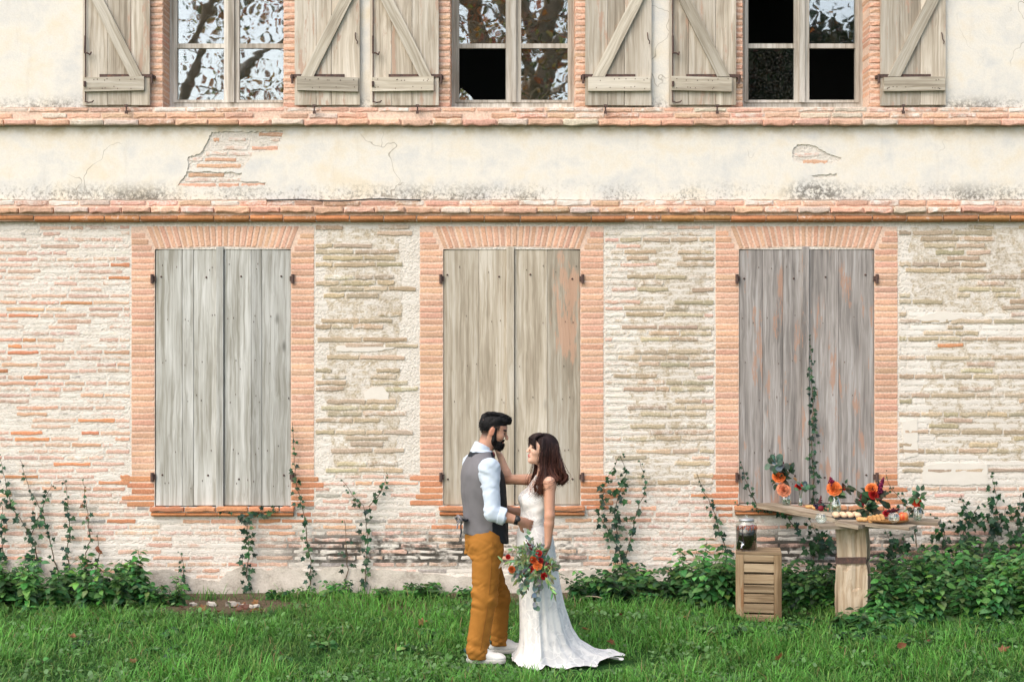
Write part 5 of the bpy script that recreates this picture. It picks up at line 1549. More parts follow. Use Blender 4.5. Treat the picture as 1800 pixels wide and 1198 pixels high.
# ================================================================== people: continuous surfaces grown from smooth-blended volumes
class Field:
    def __init__(s, lo, hi, h):
        s.lo = np.array(lo, float); s.h = h
        s.n = np.ceil((np.array(hi, float) - s.lo) / h).astype(int) + 1
        s.F = np.full(s.n, 1.0, np.float32)
    def win(s, lo, hi):
        i0 = np.clip(np.floor((np.array(lo) - s.lo) / s.h).astype(int), 0, s.n - 1)
        i1 = np.clip(np.ceil((np.array(hi) - s.lo) / s.h).astype(int) + 1, 1, s.n)
        ax = [(s.lo[k] + s.h * np.arange(i0[k], i1[k])).astype(np.float32) for k in range(3)]
        return tuple(slice(a, b) for a, b in zip(i0, i1)), ax[0][:, None, None], ax[1][None, :, None], ax[2][None, None, :]
    def put(s, sl, d, k, op):
        A = s.F[sl]
        if A.size == 0: return
        k = max(k, 1e-5)
        if op == '+':
            h = np.maximum(k - np.abs(A - d), 0) / k; s.F[sl] = np.minimum(A, d) - h * h * k * .25
        else:
            h = np.maximum(k - np.abs(A + d), 0) / k; s.F[sl] = np.maximum(A, -d) + h * h * k * .25
    def cone(s, a, b, ra, rb, k=.02, op='+', fl=None):
        a = np.array(a, float); b = np.array(b, float); m = max(ra, rb) * (1.0 if fl is None else max(1, fl[1])) + k + .03
        sl, X, Y, Z = s.win(np.minimum(a, b) - m, np.maximum(a, b) + m)
        ab = b - a; L = max((ab * ab).sum(), 1e-9)
        t = np.clip(((X - a[0]) * ab[0] + (Y - a[1]) * ab[1] + (Z - a[2]) * ab[2]) / L, 0, 1)
        q = [X - a[0] - t * ab[0], Y - a[1] - t * ab[1], Z - a[2] - t * ab[2]]
        if fl is not None:
            u, f = np.array(fl[0], float), fl[1]
            u = u / np.linalg.norm(u)
            c = (q[0] * u[0] + q[1] * u[1] + q[2] * u[2]) * (1 / f - 1)
            q = [q[i] + u[i] * c for i in range(3)]
        s.put(sl, np.sqrt(q[0] ** 2 + q[1] ** 2 + q[2] ** 2) - (ra + (rb - ra) * t), k, op)
        return s
    def chain(s, pts, rad, k=.015, op='+'):
        for i in range(len(pts) - 1): s.cone(pts[i], pts[i + 1], rad[i], rad[i + 1], k, op)
        return s
    def ell(s, c, r, k=.02, op='+', rot=None):
        c = np.array(c, float); r = np.array(r, float); m = r.max() + k + .03
        sl, X, Y, Z = s.win(c - m, c + m)
        q = [X - c[0], Y - c[1], Z - c[2]]
        if rot is not None:
            q = [rot[0][i] * q[0] + rot[1][i] * q[1] + rot[2][i] * q[2] for i in range(3)]
        d = np.sqrt((q[0] / r[0]) ** 2 + (q[1] / r[1]) ** 2 + (q[2] / r[2]) ** 2)
        s.put(sl, (d - 1) * r.min() * np.where(d > 1, 1.0, 1.0), k, op)
        return s
    def loft(s, rows, k=.02, grow=0.0, op='+', ex=2.0):
        rows = sorted(rows); R_ = np.array(rows, float)
        zz = np.linspace(R_[0, 0], R_[-1, 0], 240)
        T = [np.interp(zz, R_[:, 0], R_[:, j]) for j in range(1, 5)]
        ker = np.ones(21) / 21
        T = [np.convolve(np.pad(t, 10, 'edge'), ker, 'valid') for t in T]
        mx = R_[:, 3:].max() + grow + .06
        sl, X, Y, Z = s.win([R_[:, 1].min() - mx, R_[:, 2].min() - mx, R_[0, 0] - .05], [R_[:, 1].max() + mx, R_[:, 2].max() + mx, R_[-1, 0] + .05])
        cx, cy, rx, ry = [np.interp(Z, zz, t) for t in T]
        rx = rx + grow; ry = ry + grow
        e = (np.abs((X - cx) / rx) ** ex + np.abs((Y - cy) / ry) ** ex) ** (1 / ex)
        d = (e - 1) * np.minimum(rx, ry)
        d = np.maximum(d, np.maximum(Z - R_[-1, 0], R_[0, 0] - Z))
        s.put(sl, d.astype(np.float32), k, op)
        return s
    def warp(s, fn):
        sl, X, Y, Z = s.win(s.lo, s.lo + s.h * (s.n - 1))
        s.F = (s.F + fn(X, Y, Z)).astype(np.float32); return s
    def clip(s, fn):
        sl, X, Y, Z = s.win(s.lo, s.lo + s.h * (s.n - 1))
        s.F = np.maximum(s.F, fn(X, Y, Z)).astype(np.float32); return s
    def net(s):
        F = s.F.copy()
        for ax in range(3):
            sl0 = [slice(None)] * 3; sl0[ax] = 0; F[tuple(sl0)] = 1
            sl0[ax] = -1; F[tuple(sl0)] = 1
        ins = F < 0
        c = np.zeros(np.array(F.shape) - 1, np.uint8)
        offs = [(i, j, k) for i in (0, 1) for j in (0, 1) for k in (0, 1)]
        n0, n1, n2 = c.shape
        for i, j, k in offs: c += ins[i:i + n0, j:j + n1, k:k + n2]
        idx = np.argwhere((c > 0) & (c < 8))
        vid = np.full(c.shape, -1, np.int64); vid[tuple(idx.T)] = np.arange(len(idx))
        acc = np.zeros((len(idx), 3)); cnt = np.zeros(len(idx))
        val = {o: F[idx[:, 0] + o[0], idx[:, 1] + o[1], idx[:, 2] + o[2]].astype(float) for o in offs}
        for o in offs:
            for ax in range(3):
                if o[ax]: continue
                p = list(o); p[ax] = 1; p = tuple(p)
                a, b = val[o], val[p]
                m_ = (a < 0) != (b < 0)
                t = np.where(m_, a / np.where(m_, a - b, 1), 0)
                pos = np.tile(np.array(o, float), (len(idx), 1)); pos[:, ax] += t
                acc[m_] += pos[m_]; cnt[m_] += 1
        V = s.lo + s.h * (idx + acc / cnt[:, None])
        Q = []
        for ax in range(3):
            u, v = (ax + 1) % 3, (ax + 2) % 3
            a = [slice(1, -1)] * 3; b = [slice(1, -1)] * 3
            a[ax] = slice(0, -1); b[ax] = slice(1, None)
            e = np.argwhere(ins[tuple(a)] != ins[tuple(b)])
            off = np.array([1, 1, 1]); off[ax] = 0
            e = e + off
            s0 = ins[tuple(e.T)]
            du = np.zeros(3, int); du[u] = 1; dv = np.zeros(3, int); dv[v] = 1
            q = np.stack([vid[tuple((e - du - dv).T)], vid[tuple((e - dv).T)], vid[tuple(e.T)], vid[tuple((e - du).T)]], 1)
            q[~s0] = q[~s0][:, ::-1]
            Q.append(q)
        Q = np.concatenate(Q)
        return V, Q[(Q >= 0).all(1)]
    def build(s, name, mat, parent, col=None):
        V, Q = s.net()
        # a little relaxation
        for _ in range(2):
            S_ = np.zeros_like(V); C_ = np.zeros(len(V))
            for a, b in ((0, 1), (1, 2), (2, 3), (3, 0)):
                np.add.at(S_, Q[:, a], V[Q[:, b]]); np.add.at(C_, Q[:, a], 1)
            V = V * .5 + S_ / np.maximum(C_, 1)[:, None] * .5
        me = bpy.data.meshes.new(name)
        me.vertices.add(len(V)); me.vertices.foreach_set('co', V.astype(np.float32).ravel())
        me.loops.add(Q.size); me.loops.foreach_set('vertex_index', Q.astype(np.int32).ravel())
        me.polygons.add(len(Q)); me.polygons.foreach_set('loop_start', np.arange(0, Q.size, 4, dtype=np.int32))
        me.update(calc_edges=True)
        me.polygons.foreach_set('use_smooth', [True] * len(Q))
        if col is not None: set_col(me, col(V))
        return obj(name, me, mat, parent)

def m_cloth(name, col=None, rough=.85, weave=400, amp=.12, sheen=.2):
    g = G(name, rough, .15)
    p = g.obco()
    n = g.noise(p, 16, 4, .6)
    c = col if col is not None else g.attr().outputs['Color']
    c = g.scale(c, g.m_('MULTIPLY_ADD', n, 2 * amp, 1 - amp))
    g.b.inputs['Sheen Weight'].default_value = sheen
    return g.done(c, g.bump(g.noise(p, 28, 3, .6), .18, .01))
def m_skin():
    g = G('skin', .5, .35)
    c = g.attr().outputs['Color']
    n = g.noise(g.obco(), 30, 3)
    c = g.scale(c, g.m_('MULTIPLY_ADD', n, .2, .9))
    g.b.inputs['Subsurface Weight'].default_value = .12
    g.b.inputs['Subsurface Radius'].default_value = (.012, .005, .003)
    g.b.inputs['Subsurface Scale'].default_value = 1.0
    return g.done(c)
def m_hair():
    g = G('hair', .6, .18)
    c = g.attr().outputs['Color']
    p = g.obco()
    n = g.noise(g.map(p, (90, 90, 9)), 1.0, 3, .6)
    c = g.scale(c, g.m_('MULTIPLY_ADD', n, 1.2, .4))
    return g.done(c, g.bump(n, .5, .006))
M['skin'] = m_skin(); M['hair'] = m_hair()

def rotm(pitch=0, yaw=0, roll=0):
    return np.array((Matrix.Rotation(yaw, 3, 'Z') @ Matrix.Rotation(-pitch, 3, 'Y') @ Matrix.Rotation(roll, 3, 'X')))

def vnoise(X, Y, Z, seed=0):
    """smooth value noise, -1..1"""
    T = np.random.RandomState(seed).uniform(-1, 1, (32, 32, 32)).astype(np.float32)
    X, Y, Z = np.broadcast_arrays(X, Y, Z)
    f = [np.floor(q).astype(int) for q in (X, Y, Z)]; u = [q - g_ for q, g_ in zip((X, Y, Z), f)]; u = [q * q * (3 - 2 * q) for q in u]
    r = 0
    for i in (0, 1):
        for j in (0, 1):
            for k in (0, 1):
                r = r + T[(f[0] + i) % 32, (f[1] + j) % 32, (f[2] + k) % 32] * (u[0] if i else 1 - u[0]) * (u[1] if j else 1 - u[1]) * (u[2] if k else 1 - u[2])
    return r

class Head:
    """head coordinates: x forward, y left, z up, origin between the ears"""
    def __init__(s, c, pitch, yaw=0.0, roll=0.0, k=1.0):
        s.c = np.array(c, float); s.r = rotm(pitch, yaw, roll); s.k = k
    def p(s, x, y, z): return s.c + s.r @ (np.array((x, y, z), float) * s.k)
    def ell(s, F, c, r, k=.015, op='+'): F.ell(s.p(*c), np.array(r) * s.k, k, op, s.r)
    def cone(s, F, a, b, ra, rb, k=.01, op='+', fl=None):
        F.cone(s.p(*a), s.p(*b), ra * s.k, rb * s.k, k, op, None if fl is None else (s.r @ np.array(fl[0], float), fl[1]))
    def local(s, V): return ((V - s.c) @ s.r) / s.k

def add_head(F, H, man=True):
    H.ell(F, (-.008, 0, .045), (.098, .077, .086), .02)
    H.ell(F, (.028, 0, .012), (.066, .064, .088), .03)
    H.ell(F, (.030, 0, -.060), (.056, .052 if man else .047, .046), .025)
    H.ell(F, (.070, 0, -.090), (.026, .026 if man else .022, .022), .02)
    H.cone(F, (.080, -.036, .034), (.080, .036, .034), .012, .012, .012)
    H.cone(F, (.093, 0, .018), (.116, 0, -.022), .0075, .0115 if man else .0095, .010)
    for s in (-1, 1):
        H.ell(F, (.110, s * .009, -.026), (.010, .009, .007), .006)
        H.ell(F, (.062, s * .044, -.016), (.030, .022, .026), .02)
        H.ell(F, (.104, s * .034, .010), (.018, .018, .011), .008, '-')
        H.ell(F, (.078, s * .033, .010), (.0135, .0135, .0125), .003)
        H.ell(F, (-.004, s * .079, .000), (.020, .008, .033), .006)
        H.ell(F, (.002, s * .088, .002), (.010, .006, .018), .004, '-')
    H.cone(F, (.094, -.017, -.050), (.094, .017, -.050), .0065, .0065, .006)
    H.cone(F, (.092, -.015, -.060), (.092, .015, -.060), .0070, .0070, .006)
    H.cone(F, (.108, -.014, -.0555), (.108, .014, -.0555), .0020, .0020, .002, '-')

def add_hand(F, w, d, nrm, k=1.0, curl=.5, thumb=1, spread=.35):
    """w wrist, d pointing direction, nrm direction the palm faces, thumb side +-1"""
    w = np.array(w, float); d = np.array(d, float) / np.linalg.norm(d); nrm = np.array(nrm, float)
    nrm = nrm - d * (nrm @ d); nrm /= np.linalg.norm(nrm); ac = np.cross(nrm, d) * thumb
    Rm = np.stack([d, ac, nrm], 1)
    F.ell(w + d * .048 * k, np.array((.052, .039, .016)) * k, .015, '+', Rm)
    F.cone(w - d * .02 * k, w + d * .03 * k, .026 * k, .026 * k, .015, '+', (nrm, .75))
    for i, (o, L) in enumerate(((.030, .9), (.010, 1.0), (-.010, .94), (-.029, .76))):
        p = w + d * .086 * k + ac * o * k; a = curl * .5; dd = d + ac * o * spread * 6
        rad = .0092
        for seg, ln in enumerate((.042, .027, .022)):
            v = dd * math.cos(a) + nrm * math.sin(a); v /= np.linalg.norm(v)
            q = p + v * ln * L * k
            F.cone(p, q, rad * k, (rad - .0008) * k, .004)
            p = q; a += curl * .75; rad -= .0008
    p = w + d * .022 * k + ac * .028 * k; v = d * .62 + ac * .70 + nrm * .25; v /= np.linalg.norm(v)
    q = p + v * .040 * k; F.cone(p, q, .0125 * k, .0105 * k, .008)
    v2 = d * .85 + ac * .25 + nrm * .45; v2 /= np.linalg.norm(v2); F.cone(q, q + v2 * .032 * k, .0105 * k, .0085 * k, .004)

def band(parent, name, mat, a, b, r, n=18, w=None):
    """short sleeve-like ring round a limb from a to b"""
    m = MB(); m.tube([a, a, b, b], [r * .93, r, r, r * .93], n, cap=False); return m.build(name, mat, parent, smooth=True)

SKM = np.array((0.42, 0.225, 0.150)); SKB = np.array((0.54, 0.325, 0.235))

# ------------------------------------------------------------------ the man
MA = R(20)
MBASE = Vector((-.205, -2.75, 0))
MAN = tag(empty('person', MBASE, MA), 'bearded person in grey-backed waistcoat and mustard trousers, hand on the other person\'s waist', 'person')
def ml(px, py, Y):
    q = P(px, py, Y) - MBASE; c, s = math.cos(MA), math.sin(MA)
    return np.array((q.x * c + q.y * s, -q.x * s + q.y * c, q.z))
torsoM = [(.80, .016, 0, .132, .165), (.90, .018, 0, .138, .165), (1.00, .016, 0, .138, .160), (1.12, .010, 0, .142, .168), (1.24, .000, 0, .148, .182), (1.34, -.012, 0, .138, .190), (1.42, -.028, 0, .100, .170), (1.47, -.020, 0, .078, .115), (1.51, -.010, 0, .065, .075)]
HM_ = Head((.068, 0, 1.645), R(-15), R(-20), 0, 1.0)
ShR, ElR, WrR = np.array((-.022, -.200, 1.395)), ml(866, 902, -3.03), ml(913, 915, -3.035)
ShL, ElL, WrL = np.array((-.022, .200, 1.395)), np.array((.09, .275, 1.12)), np.array((.28, .15, 1.04))
hipR, kneeR, ankR = np.array((.0, -.090, .88)), ml(852, 1050, -2.86), ml(838, 1142, -2.87)
hipL, kneeL, ankL = np.array((.01, .090, .88)), ml(879, 1050, -2.60), ml(876, 1128, -2.56)
F = Field((-.32, -.42, -.02), (.52, .42, 1.85), .0055)
F.loft(torsoM, .02, -.012)
F.cone((-.012, 0, 1.46), HM_.p(-.015, 0, -.03), .060, .056, .03)
add_head(F, HM_, True)
for sh, el, wr in ((ShR, ElR, WrR), (ShL, ElL, WrL)):
    F.ell(sh, (.06, .055, .065), .04); F.cone(sh, el, .052, .042, .02); F.cone(el, el + (wr - el) * .35, .043, .043, .015); F.cone(el + (wr - el) * .35, wr, .043, .027, .01)
fw = lambda v: np.array((v[0] * math.cos(MA) + v[1] * math.sin(MA), -v[0] * math.sin(MA) + v[1] * math.cos(MA), v[2]))   # world direction -> local
add_hand(F, WrR, fw((.80, .42, -.34)), fw((-.35, .9, .0)), .96, .75, 1)
add_hand(F, WrL, fw((.9, -.3, -.1)), fw((.1, -1, 0)), 1.0, .5, -1)
for hp, kn, an in ((hipR, kneeR, ankR), (hipL, kneeL, ankL)):
    F.cone(hp, kn, .085, .055, .03); F.cone(kn, an, .052, .038, .02); F.ell(an + np.array((.07, 0, -.055)), (.11, .035, .028), .03)
def mcol(V):
    c = np.tile(SKM, (len(V), 1)); L = HM_.local(V)
    hd = V[:, 2] > 1.5
    side = hd & (L[:, 2] > -.02) & (np.abs(L[:, 1]) > .045) & (L[:, 0] < .045) & (L[:, 0] >= -.028) & ~((np.abs(L[:, 1]) > .080) & (L[:, 2] < .035))
    f = np.clip((L[:, 2] + .012) / .045, 0, 1)[:, None]
    c = np.where(side[:, None], c * (1 - .9 * f), c)
    nape = hd & (L[:, 0] < -.028) & (L[:, 2] > -.085)
    f = np.clip((L[:, 2] + .075) / .045, 0, 1)[:, None]
    c = np.where(nape[:, None], c * (1 - .85 * f), c)
    lip = hd & (L[:, 0] > .088) & (L[:, 2] < -.044) & (L[:, 2] > -.066) & (np.abs(L[:, 1]) < .024)
    c[lip] = (0.36, .13, .10)
    brow = hd & (L[:, 0] > .06) & (np.abs(L[:, 2] - .033) < .007) & (np.abs(L[:, 1]) > .012) & (np.abs(L[:, 1]) < .056)
    c[brow] = (.02, .012, .01)
    eye = hd & (L[:, 0] > .06) & (np.abs(L[:, 2] - .010) < .0055) & (np.abs(np.abs(L[:, 1]) - .034) < .014)
    c[eye] = (.03, .02, .016)
    ear = hd & (np.abs(L[:, 1]) > .079) & (np.abs(L[:, 0] + .002) < .024)
    c[ear] = SKM * np.array((1.12, .9, .85))
    return c
F.build('body', M['skin'], MAN, mcol)

# hair: short sides, full top with a quiff
F = Field((-.12, -.12, 1.50), (.26, .12, 1.86), .0045)
HM_.ell(F, (-.009, 0, .047), (.1005, .0795, .088), .01)
HM_.ell(F, (.008, 0, .092), (.100, .070, .052), .02)
HM_.ell(F, (.054, 0, .104), (.052, .056, .036), .025)
HM_.ell(F, (.135, 0, -.030), (.085, .16, .105), .01, '-')
def hairline(X, Y, Z):
    r, c = HM_.r, HM_.c
    xl = r[0, 0] * (X - c[0]) + r[1, 0] * (Y - c[1]) + r[2, 0] * (Z - c[2]); zl = r[0, 2] * (X - c[0]) + r[1, 2] * (Y - c[1]) + r[2, 2] * (Z - c[2])
    return (np.interp(xl, [-.11, -.06, -.035, -.015, .02, .045, .075, .095], [-.055, -.05, -.01, .034, .036, .030, .066, .078]) - zl) * .8
F.clip(hairline)
F.warp(lambda X, Y, Z: .005 * vnoise(X * 26, Y * 60, Z * 26, 11) * (Z > 1.70) + .002 * vnoise(X * 60, Y * 60, Z * 60, 12))
F.build('hair', M['hair'], MAN, lambda V: np.tile((.0055, .0048, .0052), (len(V), 1)))
def tufts(parent, name, roots, step, n, rad, col, rnd, jit=.25):
    """many fine separate hairs: roots = [(point, direction)], bent a little towards step"""
    m = MB()
    for p, d, L in roots:
        d = Vector(d).normalized(); p = Vector(p); pts = [p]
        for i in range(n):
            d = (d + Vector(step) * .25 + Vector((rnd.gauss(0, jit), rnd.gauss(0, jit), rnd.gauss(0, jit))) * .3).normalized()
            p = p + d * L / n; pts.append(p)
        k_ = rnd.uniform(.5, 1.8)
        m.tube(pts, [rad * (1 - .75 * i / n) for i in range(n + 1)], 3, tuple(c * k_ for c in col), cap=False)
    return tag(m.build(name, M['hair'], parent), kind='stuff')
rq = random.Random(3); roots = []
for _ in range(900):                          # combed forward-up on top
    x, y = rq.uniform(-.085, .085), rq.uniform(-.062, .062)
    zz = .085 + .050 * max(0, 1 - (x / .12) ** 2 - (y / .085) ** 2) ** .5
    roots.append((HM_.p(x, y, zz), HM_.r @ np.array((.75, y * 3, .35 if x > .03 else .12)), rq.uniform(.018, .034)))
for _ in range(700):                          # cropped sides and back
    a = rq.uniform(R(70), R(290)); zz = rq.uniform(-.03, .10)
    if abs(math.cos(a)) < .35 and zz < .04: continue
    f = max(.2, 1 - ((zz - .047) / .09) ** 2) ** .5
    roots.append((HM_.p(-.009 + .099 * math.cos(a) * f, .079 * math.sin(a) * f, zz), HM_.r @ np.array((math.cos(a) * .5, math.sin(a) * .5, -.8)), rq.uniform(.006, .012)))
tufts(MAN, 'hair_strands', roots, HM_.r @ np.array((.1, 0, .1)), 3, .0016, (.007, .006, .0065), rq)
roots = []
for _ in range(700):
    a = rq.uniform(R(-85), R(85)); u = rq.uniform(0, 1)
    r_ = .066 if u > .3 else .05
    roots.append((HM_.p(.032 + (r_ + .006) * math.cos(a) * (1 if u > .4 else .95), r_ * math.sin(a), -.118 + .06 * u), HM_.r @ np.array((math.cos(a) * .5, math.sin(a) * .5, -.7)), rq.uniform(.008, .018)))
BEARD_ROOTS = roots
# beard
F = Field((-.05, -.12, 1.42), (.26, .12, 1.70), .0045)
HM_.ell(F, (.030, 0, -.070), (.066, .063, .047), .02)
HM_.ell(F, (.073, 0, -.097), (.031, .032, .032), .02)
for s in (-1, 1):
    HM_.cone(F, (.018, s * .070, .030), (.024, s * .064, -.055), .011, .018, .012)
HM_.cone(F, (.096, -.024, -.042), (.096, .024, -.042), .008, .008, .008)
HM_.ell(F, (.112, 0, -.056), (.022, .020, .0065), .004, '-')
HM_.ell(F, (.10, 0, -.006), (.050, .060, .024), .010, '-')
HM_.ell(F, (-.03, 0, -.12), (.06, .1, .055), .02, '-')
F.warp(lambda X, Y, Z: .0018 * np.sin(110 * X) * np.sin(100 * Z + 60 * Y))
F.build('beard', M['hair'], MAN, lambda V: np.tile((.0065, .0055, .0055), (len(V), 1)))

tufts(MAN, 'beard_strands', BEARD_ROOTS, (0, 0, -.2), 3, .0015, (.008, .007, .007), rq)
# shirt: body, sleeves rolled above the elbow joint, collar
def wr_arm(X, Y, Z):
    q = Z + .5 * X + .02 * vnoise(X * 12, Y * 12, Z * 12, 9)
    return -.011 * (np.abs(vnoise(X * 8, Y * 8, q * 26, 3)) - .28) - .006 * (np.abs(vnoise(X * 16, Y * 16, (Z - .7 * X) * 40, 4)) - .28)
F = Field((-.32, -.42, .84), (.30, .42, 1.62), .006)
F.loft(torsoM, .02, .004)
for sh, el, wr in ((ShR, ElR, WrR), (ShL, ElL, WrL)):
    fa = el + (wr - el) * .34
    F.ell(sh + np.array((0, 0, .0)), (.070, .060, .075), .04); F.cone(sh, el + np.array((0, 0, .0)), .067, .057, .03); F.cone(el, fa, .058, .052, .02)
F.warp(lambda X, Y, Z: wr_arm(X, Y, Z) * (np.abs(Y) > .15))
F.cone((-.026, 0, 1.490), (.004, 0, 1.565), .074, .064, .015)
F.clip(lambda X, Y, Z: (Z - 1.548 + .55 * X))
F.build('shirt', m_cloth('pale_blue_shirt', (.46, .53, .61), .8, amp=.05), MAN)
for el, wr in ((ElR, WrR), (ElL, WrL)):
    d = wr - el
    F = Field(np.minimum(el, wr) - .12, np.maximum(el, wr) + .12, .005)
    F.cone(el + d * .20, el + d * .46, .062, .064, .01)
    F.clip(lambda X, Y, Z: -((X - (el + d * .20)[0]) * d[0] + (Y - (el + d * .20)[1]) * d[1] + (Z - (el + d * .20)[2]) * d[2]) / np.linalg.norm(d))
    e2 = el + d * .47
    F.clip(lambda X, Y, Z: ((X - e2[0]) * d[0] + (Y - e2[1]) * d[1] + (Z - e2[2]) * d[2]) / np.linalg.norm(d))
    F.warp(lambda X, Y, Z: .0025 * np.sin(75 * Z + 60 * X))
    F.build('rolled_cuff', m_cloth('pale_blue_cuff', (.48, .55, .63), .8, amp=.05), MAN)

# waistcoat: black front, grey satin back
F = Field((-.24, -.28, .78), (.24, .28, 1.58), .006)
vrows = [(.78, .020, 0, .152, .186), (.86, .020, 0, .154, .184)] + [(z, a, b, c + (.018 if z < 1.1 else .010), d + .010) for z, a, b, c, d in torsoM if z > .9]
F.loft(vrows, .02, .004)
for s in (-1, 1):
    F.ell((-.022, s * .222, 1.355), (.090, .068, .145), .012, '-')
F.ell((.16, 0, 1.50), (.135, .075, .20), .01, '-')
F.cone((-.026, 0, 1.47), (.01, 0, 1.62), .073, .073, .006, '-')
F.clip(lambda X, Y, Z: (.885 - .24 * (X + .02) - Z) * .9)
F.clip(lambda X, Y, Z: (Z - 1.505))
F.warp(lambda X, Y, Z: .007 * (.28 - np.abs(vnoise(X * 10, Y * 14, Z * 8 + X * 9, 7))) + .002 * vnoise(X * 24, Y * 24, Z * 20, 8))
def vcol(V):
    c = np.tile((.140, .135, .145), (len(V), 1))
    fr = V[:, 0] > .004 + .02 * np.clip((V[:, 2] - 1.25) / .2, 0, 1)
    nk = (V[:, 2] > 1.43) & (np.hypot(V[:, 0] + .02, V[:, 1]) < .095)
    c[fr | nk] = (.008, .011, .016)
    return c
def m_vest():
    g = G('waistcoat_cloth', .62, .25); p = g.obco()
    c = g.scale(g.attr().outputs['Color'], g.m_('MULTIPLY_ADD', g.noise(p, 14, 3), .3, .85))
    return g.done(c, g.bump(g.noise(p, 22, 3), .15, .01))
F.build('waistcoat', m_vest(), MAN, vcol)
# cinch strap tied behind
MS = simple('dark_strap', (.012, .016, .024), .55)
m = MB(); m.tube([(-.150, -.085, 1.022), (-.166, -.03, 1.02), (-.168, .03, 1.018), (-.15, .085, 1.02)], .011, 6); m.build('strap', MS, MAN, smooth=True)
def ribbon(pts, w, nm, mat=None, par=None):
    m = MB(); pts = [Vector(p) for p in pts]; vs = []; fs = []
    for i, p in enumerate(pts):
        for (a, b) in ((-.5, -.002), (.5, -.002), (.5, .002), (-.5, .002)): vs.append((p.x + b, p.y + a * w * (1 + .2 * i / len(pts)), p.z))
    for i in range(len(pts) - 1):
        for k in range(4): fs.append((i * 4 + k, i * 4 + (k + 1) % 4, (i + 1) * 4 + (k + 1) % 4, (i + 1) * 4 + k))
    m.add(vs, fs); return m.build(nm, mat or MS, par or MAN, smooth=True)
m = MB()
for s in (-1, 1):
    m.tube([(-.170, -.02, 1.022), (-.190, -.02 + s * .035, 1.045), (-.20, -.02 + s * .06, 1.03), (-.188, -.02 + s * .04, 1.005), (-.172, -.02, 1.018)], [.006, .012, .013, .011, .006], 6)
m.build('strap_bow', m_cloth('grey_satin', (.16, .15, .16), .5), MAN, smooth=True)
ribbon([(-.172, -.03, 1.02), (-.188, -.045, .985), (-.185, -.05, .94), (-.192, -.05, .90)], .022, 'strap_end')
ribbon([(-.172, -.01, 1.02), (-.196, .0, .99), (-.20, .005, .955)], .022, 'strap_end', m_cloth('grey_satin_end', (.15, .14, .15), .5))

# trousers
def tw(X, Y, Z):

    k1 = np.exp(-((Z - .49) / .10) ** 2); k2 = np.exp(-((Z - .10) / .07) ** 2); k3 = np.exp(-((Z - .80) / .07) ** 2)
    a = .012 * k1 + .015 * k2 + .012 * k3 + .003
    rid = lambda n_: np.abs(n_) - .28
    return -a * rid(vnoise(X * 8, Y * 8, (Z + .55 * X + .2 * Y) * 24, 5)) * 1.3 - .7 * a * rid(vnoise(X * 14, Y * 14, (Z - .6 * X + .3 * Y) * 34, 6))
F = Field((-.30, -.30, .02), (.34, .34, 1.0), .006)
F.loft([(.76, -.004, 0, .124, .160), (.84, -.004, 0, .130, .168), (.92, .0, 0, .128, .166), (.97, .0, 0, .124, .164)], .03)
for hp, kn, an, w in ((hipR, kneeR, ankR, 1.0), (hipL, kneeL, ankL, .82)):
    F.cone(hp + np.array((-.004, 0, -.02)), kn, .112 * w, .088 * w, .035); F.cone(kn, an, .088 * w, .074 * w, .03); F.cone(an, an - np.array((-.012, 0, .035)), .075 * w, .078 * w, .02)
F.warp(tw)
F.clip(lambda X, Y, Z: .035 + .03 * (X > .05) - Z)
TRM = m_cloth('mustard_cotton', (.305, .130, .024), .85, amp=.12, sheen=0.0)
trs = F.build('trousers', TRM, MAN)
m = MB(); m.lathe([(.0001, .003), (.007, .002), (.007, -.004)], n=10)
o = m.build('pocket_button', simple('brown_button', (.05, .02, .01), .4), trs, loc=(-.118, -.075, .84)); o.rotation_euler = (0, R(-90), R(30))
m = MB(); m.tube([hipR + np.array((0, -.112, .0)), (hipR + kneeR) / 2 + np.array((.0, -.104, 0)), kneeR + np.array((0, -.090, 0)), (kneeR + ankR) / 2 + np.array((0, -.084, 0)), ankR + np.array((0, -.077, 0))], .0022, 5); m.build('side_seam', simple('mustard_side_seam', (.22, .088, .014), .9), trs)
m = MB(); m.tube([(.045, -.158, .905), (.012, -.166, .86), (-.005, -.166, .80)], .0028, 5); m.build('pocket_edge', simple('mustard_seam', (.20, .078, .012), .9), trs)

